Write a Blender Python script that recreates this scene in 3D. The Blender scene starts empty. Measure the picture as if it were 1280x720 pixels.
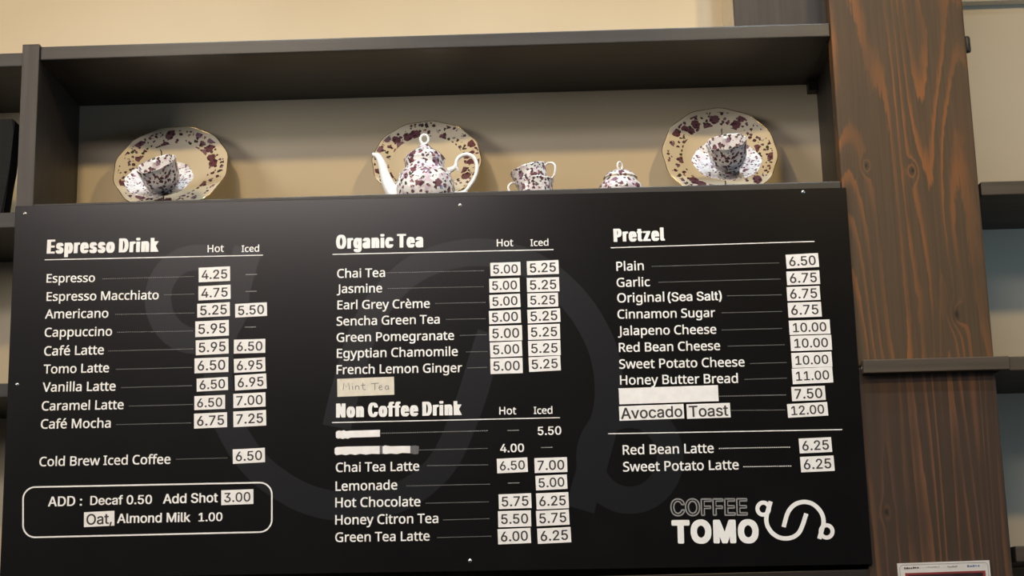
import bpy, bmesh, math, random
from mathutils import Vector, Matrix
from mathutils.geometry import tessellate_polygon, delaunay_2d_cdt

# ------------------------------------------------------------------ camera, world, lights, exposure
SC = bpy.context.scene
COL = SC.collection
SC.view_settings.view_transform = 'Standard'
SC.view_settings.look = 'None'
SC.view_settings.gamma = 1.0
SC.view_settings.use_curve_mapping = False
SC.view_settings.exposure = 0.0

IW, IH = 1280, 720
DIST = 3.4                      # camera to the front of the menu board
EYE = 1.6                       # camera height above the floor
VUP = Vector((407 - 640, -8978 - 360))          # where the verticals meet
VDE = Vector((680 - 640, 800 - 360))            # where the depth lines meet
F = math.sqrt(-VUP.dot(VDE))                    # focal length in pixels
AY = Vector((VDE.x, VDE.y, F)).normalized()
AZ = Vector((VUP.x, VUP.y, F)).normalized()
AX = AY.cross(AZ)
ROT = Matrix((AX, AY, AZ))                      # camera (x right, y down, z ahead) -> world
CAM = Vector((0.0, -DIST, EYE))

cd = bpy.data.cameras.new('camera')
cd.sensor_width = 36.0
cd.lens = F * 36.0 / IW
cd.clip_start = 0.05
cam = bpy.data.objects.new('camera', cd)
COL.objects.link(cam)
R3 = Matrix((ROT @ Vector((1, 0, 0)), ROT @ Vector((0, -1, 0)), ROT @ Vector((0, 0, -1)))).transposed()
cam.matrix_world = Matrix.Translation(CAM) @ R3.to_4x4()
SC.camera = cam

def at(px, py, Y):
    """the point of the upright plane y = Y seen at a pixel"""
    d = ROT @ Vector((px - IW / 2, py - IH / 2, F))
    return CAM + d * ((Y - CAM.y) / d.y)

W = bpy.data.worlds.new('room_light')
SC.world = W
W.use_nodes = True
W.node_tree.nodes['Background'].inputs[0].default_value = (0.80, 0.88, 1.0, 1)
W.node_tree.nodes['Background'].inputs[1].default_value = 0.05

def lamp(name, kind, loc, target, energy, color, size, size_y=None, spread=None):
    l = bpy.data.lights.new(name, kind)
    l.energy = energy
    l.color = color
    if kind == 'AREA':
        l.shape = 'RECTANGLE' if size_y else 'DISK'
        l.size = size
        if size_y: l.size_y = size_y
        if spread: l.spread = spread
    else:
        l.shadow_soft_size = size
    o = bpy.data.objects.new(name, l)
    COL.objects.link(o)
    o.location = loc
    o.rotation_euler = (Vector(target) - Vector(loc)).to_track_quat('-Z', 'Y').to_euler()
    return o
WARM = (1.0, 0.72, 0.36)
COOL = (0.76, 0.88, 1.0)
R_ = math.radians
for _x, _e in ((-1.15, 23), (1.25, 27)):                              # warm lamps of the room
    lamp('warm_room_lamp', 'AREA', (_x, -2.3, 4.0), (_x * 0.4, 0.2, 2.3), _e, WARM, 0.16)
for _x, _e in ((-0.86, 1.9), (-0.1, 1.5), (0.56, 1.9)):                     # small ceiling spots close to the cabinet
    lamp('ceiling_spot', 'AREA', (_x, -0.55, 4.0), (_x, -0.1, 2.3), _e, COOL, 0.05, None, R_(70))
for _x, _e in ((-0.7, 3.5), (0.7, 3.5)):                                # unseen cool lights, added to brighten the board front
    lamp('board_fill_light', 'AREA', (_x, -1.25, 4.3), (_x * 0.6, -0.1, 2.0), _e, COOL, 0.10, None, R_(70))
lamp('high_fill_light', 'AREA', (-1.7, -6.0, 4.85), (-.3, 0, 2.4), 80, (1.0, 0.89, 0.88), 2.6, 0.6)  # invented soft source, added for fill and the sheen on the upper board
lamp('side_fill_light', 'AREA', (2.9, -0.75, 2.3), (0.9, 0.33, 2.25), 13, (0.46, 0.71, 1.0), 0.8, 1.0)  # added bluish fill for the right bays, no real window
lamp('side_fill_light', 'AREA', (-4.0, -3.0, 3.2), (0, 0.3, 2.5), 76, (1.0, 0.92, 0.83), 1.6, 1.2)  # added pale fill for the china bay, source made up

# ------------------------------------------------------------------ helpers
def srgb(r, g, b):
    f = lambda c: (c / 255 / 12.92) if c / 255 <= 0.04045 else ((c / 255 + 0.055) / 1.055) ** 2.4
    return (f(r), f(g), f(b), 1)

def tag(o, label=None, cat=None, group=None, kind=None):
    if label: o['label'] = label
    if cat: o['category'] = cat
    if group: o['group'] = group
    if kind: o['kind'] = kind
    return o

def empty(name, loc, rot=(0, 0, 0)):
    o = bpy.data.objects.new(name, None)
    o.empty_display_size = 0.03
    COL.objects.link(o)
    o.location = loc
    o.rotation_euler = rot
    return o

def link(name, bm, mat, parent=None, origin=None, smooth=False):
    """one mesh object; geometry in world space is moved to the parent's (or given) origin"""
    if origin is not None:
        bmesh.ops.translate(bm, verts=bm.verts, vec=-Vector(origin))
    bmesh.ops.recalc_face_normals(bm, faces=bm.faces) if not getattr(bm, 'flat', False) else None
    me = bpy.data.meshes.new(name)
    if smooth:
        for f in bm.faces: f.smooth = True
    bm.to_mesh(me)
    bm.free()
    me.materials.append(mat)
    o = bpy.data.objects.new(name, me)
    COL.objects.link(o)
    if parent is not None:
        o.parent = parent
    elif origin is not None:
        o.location = origin
    return o

def box_bm(x0, x1, y0, y1, z0, z1, bev=0.0, bm=None):
    b = bmesh.new()
    r = bmesh.ops.create_cube(b, size=1)
    for v in r['verts']:
        v.co = Vector((x0 + (v.co.x + .5) * (x1 - x0), y0 + (v.co.y + .5) * (y1 - y0), z0 + (v.co.z + .5) * (z1 - z0)))
    if bev:
        bmesh.ops.bevel(b, geom=list(b.edges), offset=bev, segments=2, affect='EDGES', profile=0.6)
    if bm is None: return b
    me = bpy.data.meshes.new('tmp'); b.to_mesh(me); b.free(); bm.from_mesh(me); bpy.data.meshes.remove(me)
    return bm

def wobble(bm, amp, seed):
    """slightly uneven hand-planed timber"""
    rnd = random.Random(seed)
    for v in bm.verts:
        v.co += Vector((rnd.uniform(-amp, amp), rnd.uniform(-amp, amp) * .4, rnd.uniform(-amp, amp)))
    return bm

def lathe_bm(profile, n=48, scallop=0.0, lobes=8, closed=False):
    """revolve (radius, height[, scallop weight]) about Z"""
    bm = bmesh.new()
    rings = []
    for p in profile:
        r, z = p[0], p[1]
        w = p[2] if len(p) > 2 else 0
        if r < 1e-6:
            rings.append([bm.verts.new((0, 0, z))])
        else:
            ring = []
            for i in range(n):
                a = 2 * math.pi * i / n
                k = 1 + scallop * w * math.cos(lobes * a)
                ring.append(bm.verts.new((r * k * math.cos(a), r * k * math.sin(a), z)))
            rings.append(ring)
    for A, B in zip(rings, rings[1:]):
        if len(A) == 1 and len(B) == 1: continue
        for i in range(n):
            j = (i + 1) % n
            if len(A) == 1: bm.faces.new((A[0], B[i], B[j]))
            elif len(B) == 1: bm.faces.new((A[i], B[0], A[j]))
            else: bm.faces.new((A[i], B[i], B[j], A[j]))
    return bm

def smooth_path(pts, sub=5):
    """Catmull-Rom through 3-D (or longer) tuples"""
    P = [tuple(p) for p in pts]
    out = []
    for i in range(len(P) - 1):
        p0, p1, p2, p3 = P[max(i - 1, 0)], P[i], P[i + 1], P[min(i + 2, len(P) - 1)]
        for s in range(sub):
            t = s / sub
            out.append(tuple(.5 * ((2 * b) + (-a + c) * t + (2 * a - 5 * b + 4 * c - d) * t * t + (-a + 3 * b - 3 * c + d) * t ** 3)
                             for a, b, c, d in zip(p0, p1, p2, p3)))
    out.append(P[-1])
    return out

def tube_bm(pts, n=10, bm=None, closed=False):
    """tube along (x, y, z, radius)"""
    bm = bm or bmesh.new()
    P = [Vector(p[:3]) for p in pts]
    up = Vector((0, 1, 0))
    rings = []
    N = len(P)
    for i, p in enumerate(P):
        if closed: t = (P[(i + 1) % N] - P[i - 1]).normalized()
        else: t = (P[min(i + 1, N - 1)] - P[max(i - 1, 0)]).normalized()
        if abs(t.dot(up)) > .95: up = Vector((1, 0, 0))
        a = t.cross(up).normalized()
        b = t.cross(a).normalized()
        r = pts[i][3]
        rings.append([bm.verts.new(p + a * r * math.cos(2 * math.pi * k / n) + b * r * math.sin(2 * math.pi * k / n)) for k in range(n)])
    M = N if closed else N - 1
    for i in range(M):
        A, B = rings[i], rings[(i + 1) % N]
        for k in range(n):
            bm.faces.new((A[k], A[(k + 1) % n], B[(k + 1) % n], B[k]))
    if not closed:
        bm.faces.new(rings[0][::-1]); bm.faces.new(rings[-1])
    return bm

# ------------------------------------------------------------------ materials
def new_mat(name):
    m = bpy.data.materials.new(name)
    m.use_nodes = True
    nt = m.node_tree
    b = nt.nodes['Principled BSDF']
    return m, nt, b

def N(nt, typ, **kw):
    n = nt.nodes.new(typ)
    for k, v in kw.items():
        if k.startswith('_'): setattr(n, k[1:], v)
        else: n.inputs[k].default_value = v
    return n

def ramp(nt, stops, interp='LINEAR'):
    r = nt.nodes.new('ShaderNodeValToRGB')
    r.color_ramp.interpolation = interp
    e = r.color_ramp.elements
    while len(e) > 1: e.remove(e[-1])
    e[0].position, e[0].color = stops[0]
    for p, c in stops[1:]:
        x = e.new(p); x.color = c
    return r

def math_n(nt, op, a, b=None, clamp=False):
    n = nt.nodes.new('ShaderNodeMath'); n.operation = op; n.use_clamp = clamp
    for i, v in enumerate((a, b)):
        if v is None: continue
        if hasattr(v, 'links'): nt.links.new(v, n.inputs[i])
        else: n.inputs[i].default_value = v
    return n.outputs[0]

def mix_c(nt, fac, a, b):
    n = nt.nodes.new('ShaderNodeMix'); n.data_type = 'RGBA'
    for s, v in ((n.inputs[0], fac), (n.inputs[6], a), (n.inputs[7], b)):
        if hasattr(v, 'links'): nt.links.new(v, s)
        else: s.default_value = v
    return n.outputs[2]

def grey(v): return (v, v, v, 1)

def plain(name, col, rough=.6, var=.12, scale=30, spec=.5, bump=0.0, metal=0.0):
    """one colour with a slight cloudy variation"""
    m, nt, b = new_mat(name)
    tc = N(nt, 'ShaderNodeTexCoord')
    no = N(nt, 'ShaderNodeTexNoise', Scale=scale, Detail=4.0)
    nt.links.new(tc.outputs['Object'], no.inputs['Vector'])
    lo = tuple(c * (1 - var) for c in col[:3]) + (1,)
    hi = tuple(min(c * (1 + var), 1) for c in col[:3]) + (1,)
    r = ramp(nt, [(.3, lo), (.7, hi)])
    nt.links.new(no.outputs['Fac'], r.inputs[0])
    nt.links.new(r.outputs[0], b.inputs['Base Color'])
    b.inputs['Roughness'].default_value = rough
    b.inputs['Specular IOR Level'].default_value = spec
    b.inputs['Metallic'].default_value = metal
    if bump:
        bp = N(nt, 'ShaderNodeBump', Strength=bump, Distance=.002)
        nt.links.new(no.outputs['Fac'], bp.inputs['Height'])
        nt.links.new(bp.outputs[0], b.inputs['Normal'])
    return m

def timber(name, axis, dark, light, rough=.5):
    """dark stained timber, fine grain along an axis"""
    m, nt, b = new_mat(name)
    tc = N(nt, 'ShaderNodeTexCoord')
    mp = N(nt, 'ShaderNodeMapping')
    mp.inputs['Scale'].default_value = tuple(2.5 if i == axis else 60 for i in range(3))
    nt.links.new(tc.outputs['Object'], mp.inputs[0])
    no = N(nt, 'ShaderNodeTexNoise', Scale=1.0, Detail=5.0, Roughness=.6)
    nt.links.new(mp.outputs[0], no.inputs['Vector'])
    big = N(nt, 'ShaderNodeTexNoise', Scale=5.0, Detail=3.0)
    nt.links.new(tc.outputs['Object'], big.inputs['Vector'])
    s = math_n(nt, 'ADD', math_n(nt, 'MULTIPLY', no.outputs['Fac'], .6), math_n(nt, 'MULTIPLY', big.outputs['Fac'], .4))
    r = ramp(nt, [(.35, dark), (.68, light)])
    nt.links.new(s, r.inputs[0])
    nt.links.new(r.outputs[0], b.inputs['Base Color'])
    b.inputs['Roughness'].default_value = rough
    bp = N(nt, 'ShaderNodeBump', Strength=.15, Distance=.002)
    nt.links.new(no.outputs['Fac'], bp.inputs['Height'])
    nt.links.new(bp.outputs[0], b.inputs['Normal'])
    return m

def post_wood(name, knots, ring_scale, dark, mid, orange, seed, fx=6.5, fz=.8):
    """flat-sawn stained fir: contour lines of a stretched noise give cathedral grain; knots bend it"""
    m, nt, b = new_mat(name)
    tc = N(nt, 'ShaderNodeTexCoord')
    sep = N(nt, 'ShaderNodeSeparateXYZ')
    nt.links.new(tc.outputs['Object'], sep.inputs[0])
    X, Y, Z = sep.outputs
    cmb = N(nt, 'ShaderNodeCombineXYZ')
    nt.links.new(math_n(nt, 'MULTIPLY', X, fx), cmb.inputs[0])
    nt.links.new(math_n(nt, 'MULTIPLY', Y, 6.5), cmb.inputs[1])
    nt.links.new(math_n(nt, 'ADD', math_n(nt, 'MULTIPLY', Z, fz), seed), cmb.inputs[2])
    no = N(nt, 'ShaderNodeTexNoise', Scale=1.0, Detail=1.2, Roughness=.35, Distortion=.25)
    nt.links.new(cmb.outputs[0], no.inputs['Vector'])
    h = no.outputs['Fac']
    knot_mask = None
    for kx, kz, ks in knots:
        dx = math_n(nt, 'MULTIPLY', math_n(nt, 'SUBTRACT', X, kx), 1 / ks)
        dz = math_n(nt, 'MULTIPLY', math_n(nt, 'SUBTRACT', Z, kz), .55 / ks)
        d2 = math_n(nt, 'ADD', math_n(nt, 'MULTIPLY', dx, dx), math_n(nt, 'MULTIPLY', dz, dz))
        g = math_n(nt, 'POWER', 2.718, math_n(nt, 'MULTIPLY', d2, -.22))
        h = math_n(nt, 'ADD', h, math_n(nt, 'MULTIPLY', g, .10))
        k = math_n(nt, 'POWER', 2.718, math_n(nt, 'MULTIPLY', d2, -2.2))
        knot_mask = k if knot_mask is None else math_n(nt, 'MAXIMUM', knot_mask, k)
    jm = N(nt, 'ShaderNodeMapping'); jm.inputs['Scale'].default_value = (210, 210, 22)
    nt.links.new(tc.outputs['Object'], jm.inputs[0])
    jn = N(nt, 'ShaderNodeTexNoise', Scale=1.0, Detail=3.0)
    nt.links.new(jm.outputs[0], jn.inputs['Vector'])
    h = math_n(nt, 'ADD', h, math_n(nt, 'MULTIPLY', math_n(nt, 'SUBTRACT', jn.outputs['Fac'], .5), .022))   # ragged sapwood edges
    ringv = math_n(nt, 'FRACT', math_n(nt, 'MULTIPLY', h, ring_scale))
    r = ramp(nt, [(0, grey(0)), (.58, grey(.08)), (.80, grey(.85)), (.93, grey(1)), (.97, grey(.35)), (1, grey(0))])
    nt.links.new(ringv, r.inputs[0])
    # how strongly the sapwood shows, in broad patches
    pt = N(nt, 'ShaderNodeMapping'); pt.inputs['Scale'].default_value = (9, 9, 3.2); pt.inputs['Location'].default_value = (seed, 0, 0)
    nt.links.new(tc.outputs['Object'], pt.inputs[0])
    pn = N(nt, 'ShaderNodeTexNoise', Scale=1.0, Detail=2.0)
    nt.links.new(pt.outputs[0], pn.inputs['Vector'])
    pr = ramp(nt, [(.36, grey(.15)), (.62, grey(1))])
    nt.links.new(pn.outputs['Fac'], pr.inputs[0])
    fac = math_n(nt, 'MULTIPLY', r.outputs[0], pr.outputs[0])
    # fine fibre
    fm = N(nt, 'ShaderNodeMapping'); fm.inputs['Scale'].default_value = (170, 170, 5)
    nt.links.new(tc.outputs['Object'], fm.inputs[0])
    fn = N(nt, 'ShaderNodeTexNoise', Scale=1.0, Detail=3.0)
    nt.links.new(fm.outputs[0], fn.inputs['Vector'])
    base = mix_c(nt, fn.outputs['Fac'], dark, mid)
    c = mix_c(nt, fac, base, orange)
    if knot_mask is not None:
        c = mix_c(nt, knot_mask, c, (.008, .006, .004, 1))
    nt.links.new(c, b.inputs['Base Color'])
    b.inputs['Roughness'].default_value = .62
    b.inputs['Specular IOR Level'].default_value = .3
    bp = N(nt, 'ShaderNodeBump', Strength=.12, Distance=.002)
    nt.links.new(fn.outputs['Fac'], bp.inputs['Height'])
    nt.links.new(bp.outputs[0], b.inputs['Normal'])
    return m

def chintz(name, base, band=None, small=88, big=40, cover=.36, rose=.30, blush=0.0):
    """white glazed porcelain printed with small flowers; band = (inner, outer) radius of the printed rim"""
    m, nt, b = new_mat(name)
    tc = N(nt, 'ShaderNodeTexCoord')
    nz = N(nt, 'ShaderNodeTexNoise', Scale=140.0, Detail=2.0)
    nt.links.new(tc.outputs['Object'], nz.inputs['Vector'])
    off = N(nt, 'ShaderNodeVectorMath', _operation='MULTIPLY_ADD')
    nt.links.new(nz.outputs['Color'], off.inputs[0])
    off.inputs[1].default_value = (.009, .009, .009)
    nt.links.new(tc.outputs['Object'], off.inputs[2])
    def blossoms(scale, size, stops):
        v = N(nt, 'ShaderNodeTexVoronoi', Scale=float(scale), Randomness=.85)
        nt.links.new(off.outputs[0], v.inputs['Vector'])
        mask = math_n(nt, 'LESS_THAN', v.outputs['Distance'], size)
        s = N(nt, 'ShaderNodeSeparateColor'); nt.links.new(v.outputs['Color'], s.inputs[0])
        r = ramp(nt, stops, 'CONSTANT'); nt.links.new(s.outputs[0], r.inputs[0])
        return mask, r.outputs[0], s.outputs[1]
    m1, c1, g1 = blossoms(small, cover, [(0, (.10, .050, .058, 1)), (.34, (.13, .085, .12, 1)), (.6, (.06, .075, .042, 1)), (.80, (.26, .12, .13, 1))])
    m2, c2, g2 = blossoms(big, rose, [(0, (.17, .075, .088, 1)), (.4, (.25, .15, .20, 1)), (.7, (.20, .10, .115, 1))])
    m2 = math_n(nt, 'MULTIPLY', m2, math_n(nt, 'GREATER_THAN', g2, .45))
    if band:
        sp = N(nt, 'ShaderNodeSeparateXYZ'); nt.links.new(tc.outputs['Object'], sp.inputs[0])
        rr = math_n(nt, 'SQRT', math_n(nt, 'ADD', math_n(nt, 'MULTIPLY', sp.outputs[0], sp.outputs[0]), math_n(nt, 'MULTIPLY', sp.outputs[1], sp.outputs[1])))
        bm_ = math_n(nt, 'MULTIPLY', math_n(nt, 'GREATER_THAN', rr, band[0]), math_n(nt, 'LESS_THAN', rr, band[1]))
        m1 = math_n(nt, 'MULTIPLY', m1, bm_)
        m2 = math_n(nt, 'MULTIPLY', m2, bm_)
    if blush:                                       # soft lilac petals under the small print
        bn = N(nt, 'ShaderNodeTexNoise', Scale=big * 1.1, Detail=1.0)
        nt.links.new(tc.outputs['Object'], bn.inputs['Vector'])
        br = ramp(nt, [(.50, grey(0)), (.60, grey(blush))])
        nt.links.new(bn.outputs['Fac'], br.inputs[0])
        base = mix_c(nt, br.outputs[0], base, (.50, .34, .44, 1))
    c = mix_c(nt, m1, base, c1)
    c = mix_c(nt, m2, c, mix_c(nt, m1, c2, (.085, .038, .05, 1)))
    nt.links.new(c, b.inputs['Base Color'])
    b.inputs['Roughness'].default_value = .12
    b.inputs['Coat Weight'].default_value = .4
    return m

PORC = (.82, .81, .79, 1)
M = {
    'wall': plain('cream_wall_paint', (.66, .58, .43), .8, .03, 3, .3),
    'ceiling': plain('ceiling_paint', (.6, .58, .54), .9, .03, 3),
    'floor': plain('floor_tile', (.06, .05, .045), .5, .2, 6),
    'wood_x': timber('dark_stained_timber_across', 0, (.010, .0092, .0086, 1), (.030, .0278, .026, 1), .45),
    'wood_z': timber('dark_stained_timber_upright', 2, (.015, .013, .011, 1), (.046, .039, .033, 1), .45),
    'wood_brown': timber('brown_stained_timber_across', 0, (.034, .026, .017, 1), (.082, .062, .042, 1), .6),
    'pier': timber('dark_pier_board', 2, (.035, .028, .022, 1), (.07, .056, .045, 1), .7),
    'board': plain('black_menu_board', (.0034, .0030, .0029), .225, .25, 9, .5),
    'swirl': plain('grey_swirl_ink', (.0085, .0090, .0108), .27, .05, 9, .5),
    'ink': plain('white_print', (.80, .79, .77), .6, .02),
    'ink_soft': plain('thin_white_print', (.22, .218, .215), .6, .02),
    'paper': plain('white_sticker_paper', (.80, .78, .76), .55, .05, 60),
    'paper_old': plain('yellowed_sticker_paper', (.66, .61, .50), .6, .08, 60),
    'black_ink': plain('black_print', (.02, .019, .019), .6, .05),
    'pencil': plain('grey_pencil', (.17, .155, .14), .8, .2, 200),
    'tape': plain('grey_tape', (.10, .10, .105), .5, .2, 200),
    'steel': plain('zinc_screw', (.75, .74, .72), .28, .05, 50, metal=1.0),
    'slot': plain('screw_recess', (.03, .03, .03), .6, .05),
    'black_case': plain('black_case_vinyl', (.006, .006, .006), .7, .2, 80, .2, .3),
    'gold': plain('gilt_edge', (.78, .55, .24), .22, .05, 50, metal=1.0),
    'wire': plain('dark_wire', (.10, .095, .09), .35, .05, 50, metal=.8),
    'plate': chintz('floral_plate_glaze', (.80, .73, .57, 1), band=(.087, .124), small=88, big=40, cover=.37, rose=.46),
    'cup': chintz('floral_cup_glaze', PORC, small=120, big=52, cover=.42, rose=.36, blush=.45),
    'saucer': chintz('floral_saucer_glaze', PORC, small=125, big=60, cover=.33, rose=.26, blush=.35),
    'pot': chintz('floral_pot_glaze', PORC, small=105, big=46, cover=.40, rose=.40, blush=.6),
    'white': plain('white_porcelain', (.84, .83, .81), .1, .02, 20),
    'sign_white': plain('sign_white', (.62, .60, .57), .35, .03, 40),
    'sign_red': plain('sign_red', (.22, .035, .03), .4, .1, 40),
    'sign_dark': plain('sign_dark', (.03, .018, .022), .3, .4, 25),
    'sign_blue': plain('sign_blue', (.10, .17, .30), .4, .1, 40),
    'sign_grey': plain('sign_grey', (.28, .27, .26), .5, .2, 200),
}

# ------------------------------------------------------------------ the setting
YF = 0.006                      # front of the timber frames = back of the menu board
YB = 0.333                      # the wall behind the shelves
x = lambda px, py, Y: at(px, py, Y).x
z = lambda px, py, Y: at(px, py, Y).z

def structure(name, bm, mat):
    o = link(name, bm, mat)
    o['kind'] = 'structure'
    return o

structure('wall_back', box_bm(-3.2, 3.2, YB, YB + .1, 0, 5.2), M['wall'])
structure('floor', box_bm(-3.2, 3.2, -6.6, YB + .1, -.1, 0), M['floor'])
structure('ceiling', box_bm(-3.2, 3.2, -6.6, YB + .1, 5.2, 5.3), M['ceiling'])
YP = .145
_pz = z(540, 43.7, YF + .006) + .0015          # the pier stands on the top shelf
structure('trim_1', box_bm(x(916, 20, YP), x(1034, 20, YP), YP, YB, _pz, 5.2), M['wall'])
structure('trim_2', box_bm(x(917, 20, YP) , x(1034, 20, YP), YP - .018, YP, _pz, 5.2, .002), M['pier'])
_zs = z(1240, 7, YB)
structure('trim_3', box_bm(x(1150, 4, YB), 3.2, YB - .03, YB, _zs, _zs + .2, .004), M['wall'])

# ------------------------------------------------------------------ large built-in timber
ZS = 2.540                      # top of the shelf the china stands on
def timber_part(name, parent, x0, x1, y0, y1, z0, z1, mat, bev=.0025, seed=1):
    b = box_bm(x0, x1, y0, y1, z0, z1, bev)
    return link(name, b, mat, parent, parent.location)

px0 = (x(1037.5, 25, YF + .001) + x(1086, 715, YF + .001)) / 2
px1 = (x(1205, 0, YF + .001) + x(1265, 720, YF + .001)) / 2
PD = .045                        # the post is a thick plank
sx0, sx1 = x(28, 57, YF), x(49.5, 57, YF)
rx0 = x(1021, 120, YB)
rail_t = z(540, 43.7, YF + .006); rail_b = z(540, 60.5, YF + .006)
cab = empty('display_shelf', (0, YF, 1.2))
tag(cab, 'dark stained built-in timber shelf holding the floral china above the menu board', 'shelf')
timber_part('upright', cab, sx0, sx1, YF, YB, 1.2, z(38, 55, YF), M['wood_z'])
timber_part('upright', cab, rx0, rx0 + .05, YF + PD + .002, YB, 1.2, 3.6, M['wood_z'])
_b = box_bm(sx1, px0 - .001, YF + .006, YB, rail_b, rail_t, .0025)
box_bm(px0 - .012, rx0, YF + PD + .002, YB, rail_b + .0004, rail_t - .0004, 0, _b)
link('top_shelf', _b, M['wood_x'], cab, cab.location)
timber_part('china_shelf', cab, sx1, rx0, YF + .024, YB, ZS - .028, ZS, M['wood_x'])
timber_part('shelf_lip', cab, sx1, px0 - .001, YF + .001, YF + .024, ZS - .05, 2.5575, M['wood_x'])
zl = z(900, 716, YF + .006)
timber_part('lower_shelf', cab, sx1, rx0, YF + .006, YB, zl - .03, zl, M['wood_x'])
timber_part('cleat', cab, x(1008, 108, YB), rx0, YB - .03, YB, z(1014, 118, YB), rail_b, M['wood_x'], .001)

lsh = empty('side_shelf', (sx0 - .2, YF, 1.2))
tag(lsh, 'dark timber shelving cut off by the left edge of the photo', 'shelf', 'timber wall shelving')
lx = x(-220, 300, YF)
for a, c in ((66.5, 83.5), (265.5, 285), (479, 497)):
    timber_part('shelf_board', lsh, lx, sx0 - .0005, YF + .010, YB, z(8, c, YF + .01), z(8, a, YF + .01), M['wood_x'])
timber_part('upright', lsh, lx - .035, lx, YF, YB, 1.2, z(8, 55, YF), M['wood_z'])

post = empty('wooden_post', ((px0 + px1) / 2, YF + .001, 0))
tag(post, 'broad brown stained wooden post with orange grain beside the menu board', 'post')
def kn(px, py, s):
    p = at(px, py, YF); return (p.x - post.location.x, p.z, s)
M['post'] = post_wood('stained_fir', [kn(1141, 213, .0055), kn(1083, 207, .0045), kn(1196, 393, .0075)], 17.0,
                      srgb(58, 46, 32), srgb(86, 68, 48), srgb(124, 79, 41), 5.1)
M['post_low'] = post_wood('darker_fir', [kn(1108, 640, .006)], 9.0,
                          srgb(48, 37, 28), srgb(66, 51, 39), srgb(100, 68, 46), 11.3, 15.0, .45)  # lower plank: darker tones and narrower grain
ZJ = z(1170, 456, YF)           # the joint behind the batten
link('plank', box_bm(px0, px1, YF + .001, YF + PD, ZJ + .0005, 5.2, .005), M['post'], post, post.location)
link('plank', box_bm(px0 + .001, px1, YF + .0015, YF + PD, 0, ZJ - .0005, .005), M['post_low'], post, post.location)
_p = at(1209, 56, .03)
pg = lathe_bm([(0, 0), (.006, 0), (.0075, .003), (.0075, .032), (.006, .036), (0, .037)], 16)
bmesh.ops.translate(pg, verts=pg.verts, vec=(px1 + .0078, .03, _p.z - .018))
link('peg', pg, M['wood_z'], post, post.location, True)

rsh = empty('side_shelf', (px1 + .2, YF, 1.2))
tag(rsh, 'dark timber shelving to the right of the broad wooden post', 'shelf')
rgx = x(1900, 300, YF)
for i, (a, c) in enumerate(((226.5, 243.5), (446, 463.5), (683, 703))):
    yy = (YF + .012, -.012, YF + .012)[i]
    timber_part('shelf_board', rsh, px1 + (.007, .002, .012)[i], rgx, yy, YB, z(1250, c, yy), z(1250, a, yy), M['wood_brown'])
timber_part('upright', rsh, rgx, rgx + .035, YF, YB, 1.2, z(1400, 150, YF), M['wood_z'])
timber_part('upright', rsh, px1 - .05, px1 - .014, YF + PD + .002, YB, 1.2, z(1250, 235, YF), M['wood_z'])

YR = -.016
brx = x(1075.5, 458, 0)
led = link('ledge_batten', box_bm(brx + .003, x(1262, 455, YR), YR, YF + .001, z(1170, 464, YR), z(1170, 447.3, YR), .002), M['wood_brown'], None, (brx + .15, YF, 2.1))
tag(led, 'narrow dark wooden batten nailed across the front of the broad post', 'batten')

# black case on the left shelf
zc = z(8, 265.5, YF + .01)
bc_loc = Vector((x(-30, 200, .15), .15, zc))
b = bmesh.new()
yc0, yc1 = .06, .11
top = z(8, 148, yc0) - zc
def lxp(px, py): return x(px, py, yc0) - bc_loc.x
q = [(lxp(-60, 260), 0), (lxp(3, 262), 0), (lxp(12, 210), z(12, 210, yc0) - zc), (lxp(17, 165), z(17, 165, yc0) - zc), (lxp(17.5, 148), top), (lxp(-60, 148), top)]
f0 = [b.verts.new((u, yc0 - .15, v)) for u, v in q]; f1 = [b.verts.new((u, yc1 - .15, v)) for u, v in q]
b.faces.new(f0); b.faces.new(f1[::-1])
for i in range(len(q)):
    j = (i + 1) % len(q); b.faces.new((f0[i], f1[i], f1[j], f0[j]))
bmesh.ops.bevel(b, geom=list(b.edges), offset=.004, segments=2, affect='EDGES')
bmesh.ops.translate(b, verts=b.verts, vec=bc_loc)
tag(link('black_case', b, M['black_case'], None, bc_loc), 'black upright case standing on the left shelf at the edge of the photo', 'case')


# ------------------------------------------------------------------ the china
PI = math.pi
def plate_bm(R, depth, foot):
    prof = [(0, .003), (R * .45, .0035), (R * .60, .005), (R * .66, .0085), (R * .72, depth * .55), (R * .86, depth * .80, .5), (R * .975, depth, 1),
            (R, depth + .0006, 1), (R * .995, depth - .0016, 1), (R * .86, depth * .80 - .003, .5), (R * .71, depth * .45 - .003), (R * .64, .002), (R * .60, 0), (R * .56, -foot), (R * .53, -foot), (R * .50, 0), (0, 0)]
    return lathe_bm(prof, 72, .012, 12)

def rim_bm(R, zr, r, sc, lobes=12, n=72):
    pts = []
    for i in range(n):
        a = 2 * PI * i / n
        k = R * (1 + sc * math.cos(lobes * a))
        pts.append((k * math.cos(a), k * math.sin(a), zr, r))
    return tube_bm(pts, 6, closed=True)

def dinner_plate(px, py, lean, label, spin, R=.1275):
    Y = YB - .010 - R * math.sin(lean)
    c = at(px, py, Y)
    # the plate stands on its lower rim and leans back on the wall
    zc_ = max(c.z, ZS + R * math.cos(lean) + .001)

    root = empty('dinner_plate', (c.x, Y, c.z), (PI / 2 - lean, 0, 0))
    root.rotation_euler = (Matrix.Rotation(PI / 2 - lean, 3, 'X') @ Matrix.Rotation(spin, 3, 'Z')).to_euler()
    tag(root, label, 'plate', 'floral dinner plates leaning on the wall')
    link('plate_body', plate_bm(R, .019, .003), M['plate'], root, None, True)
    link('gold_rim', rim_bm(R, .0192, .0008, .012), M['gold'], root, None, True)
    return root

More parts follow.
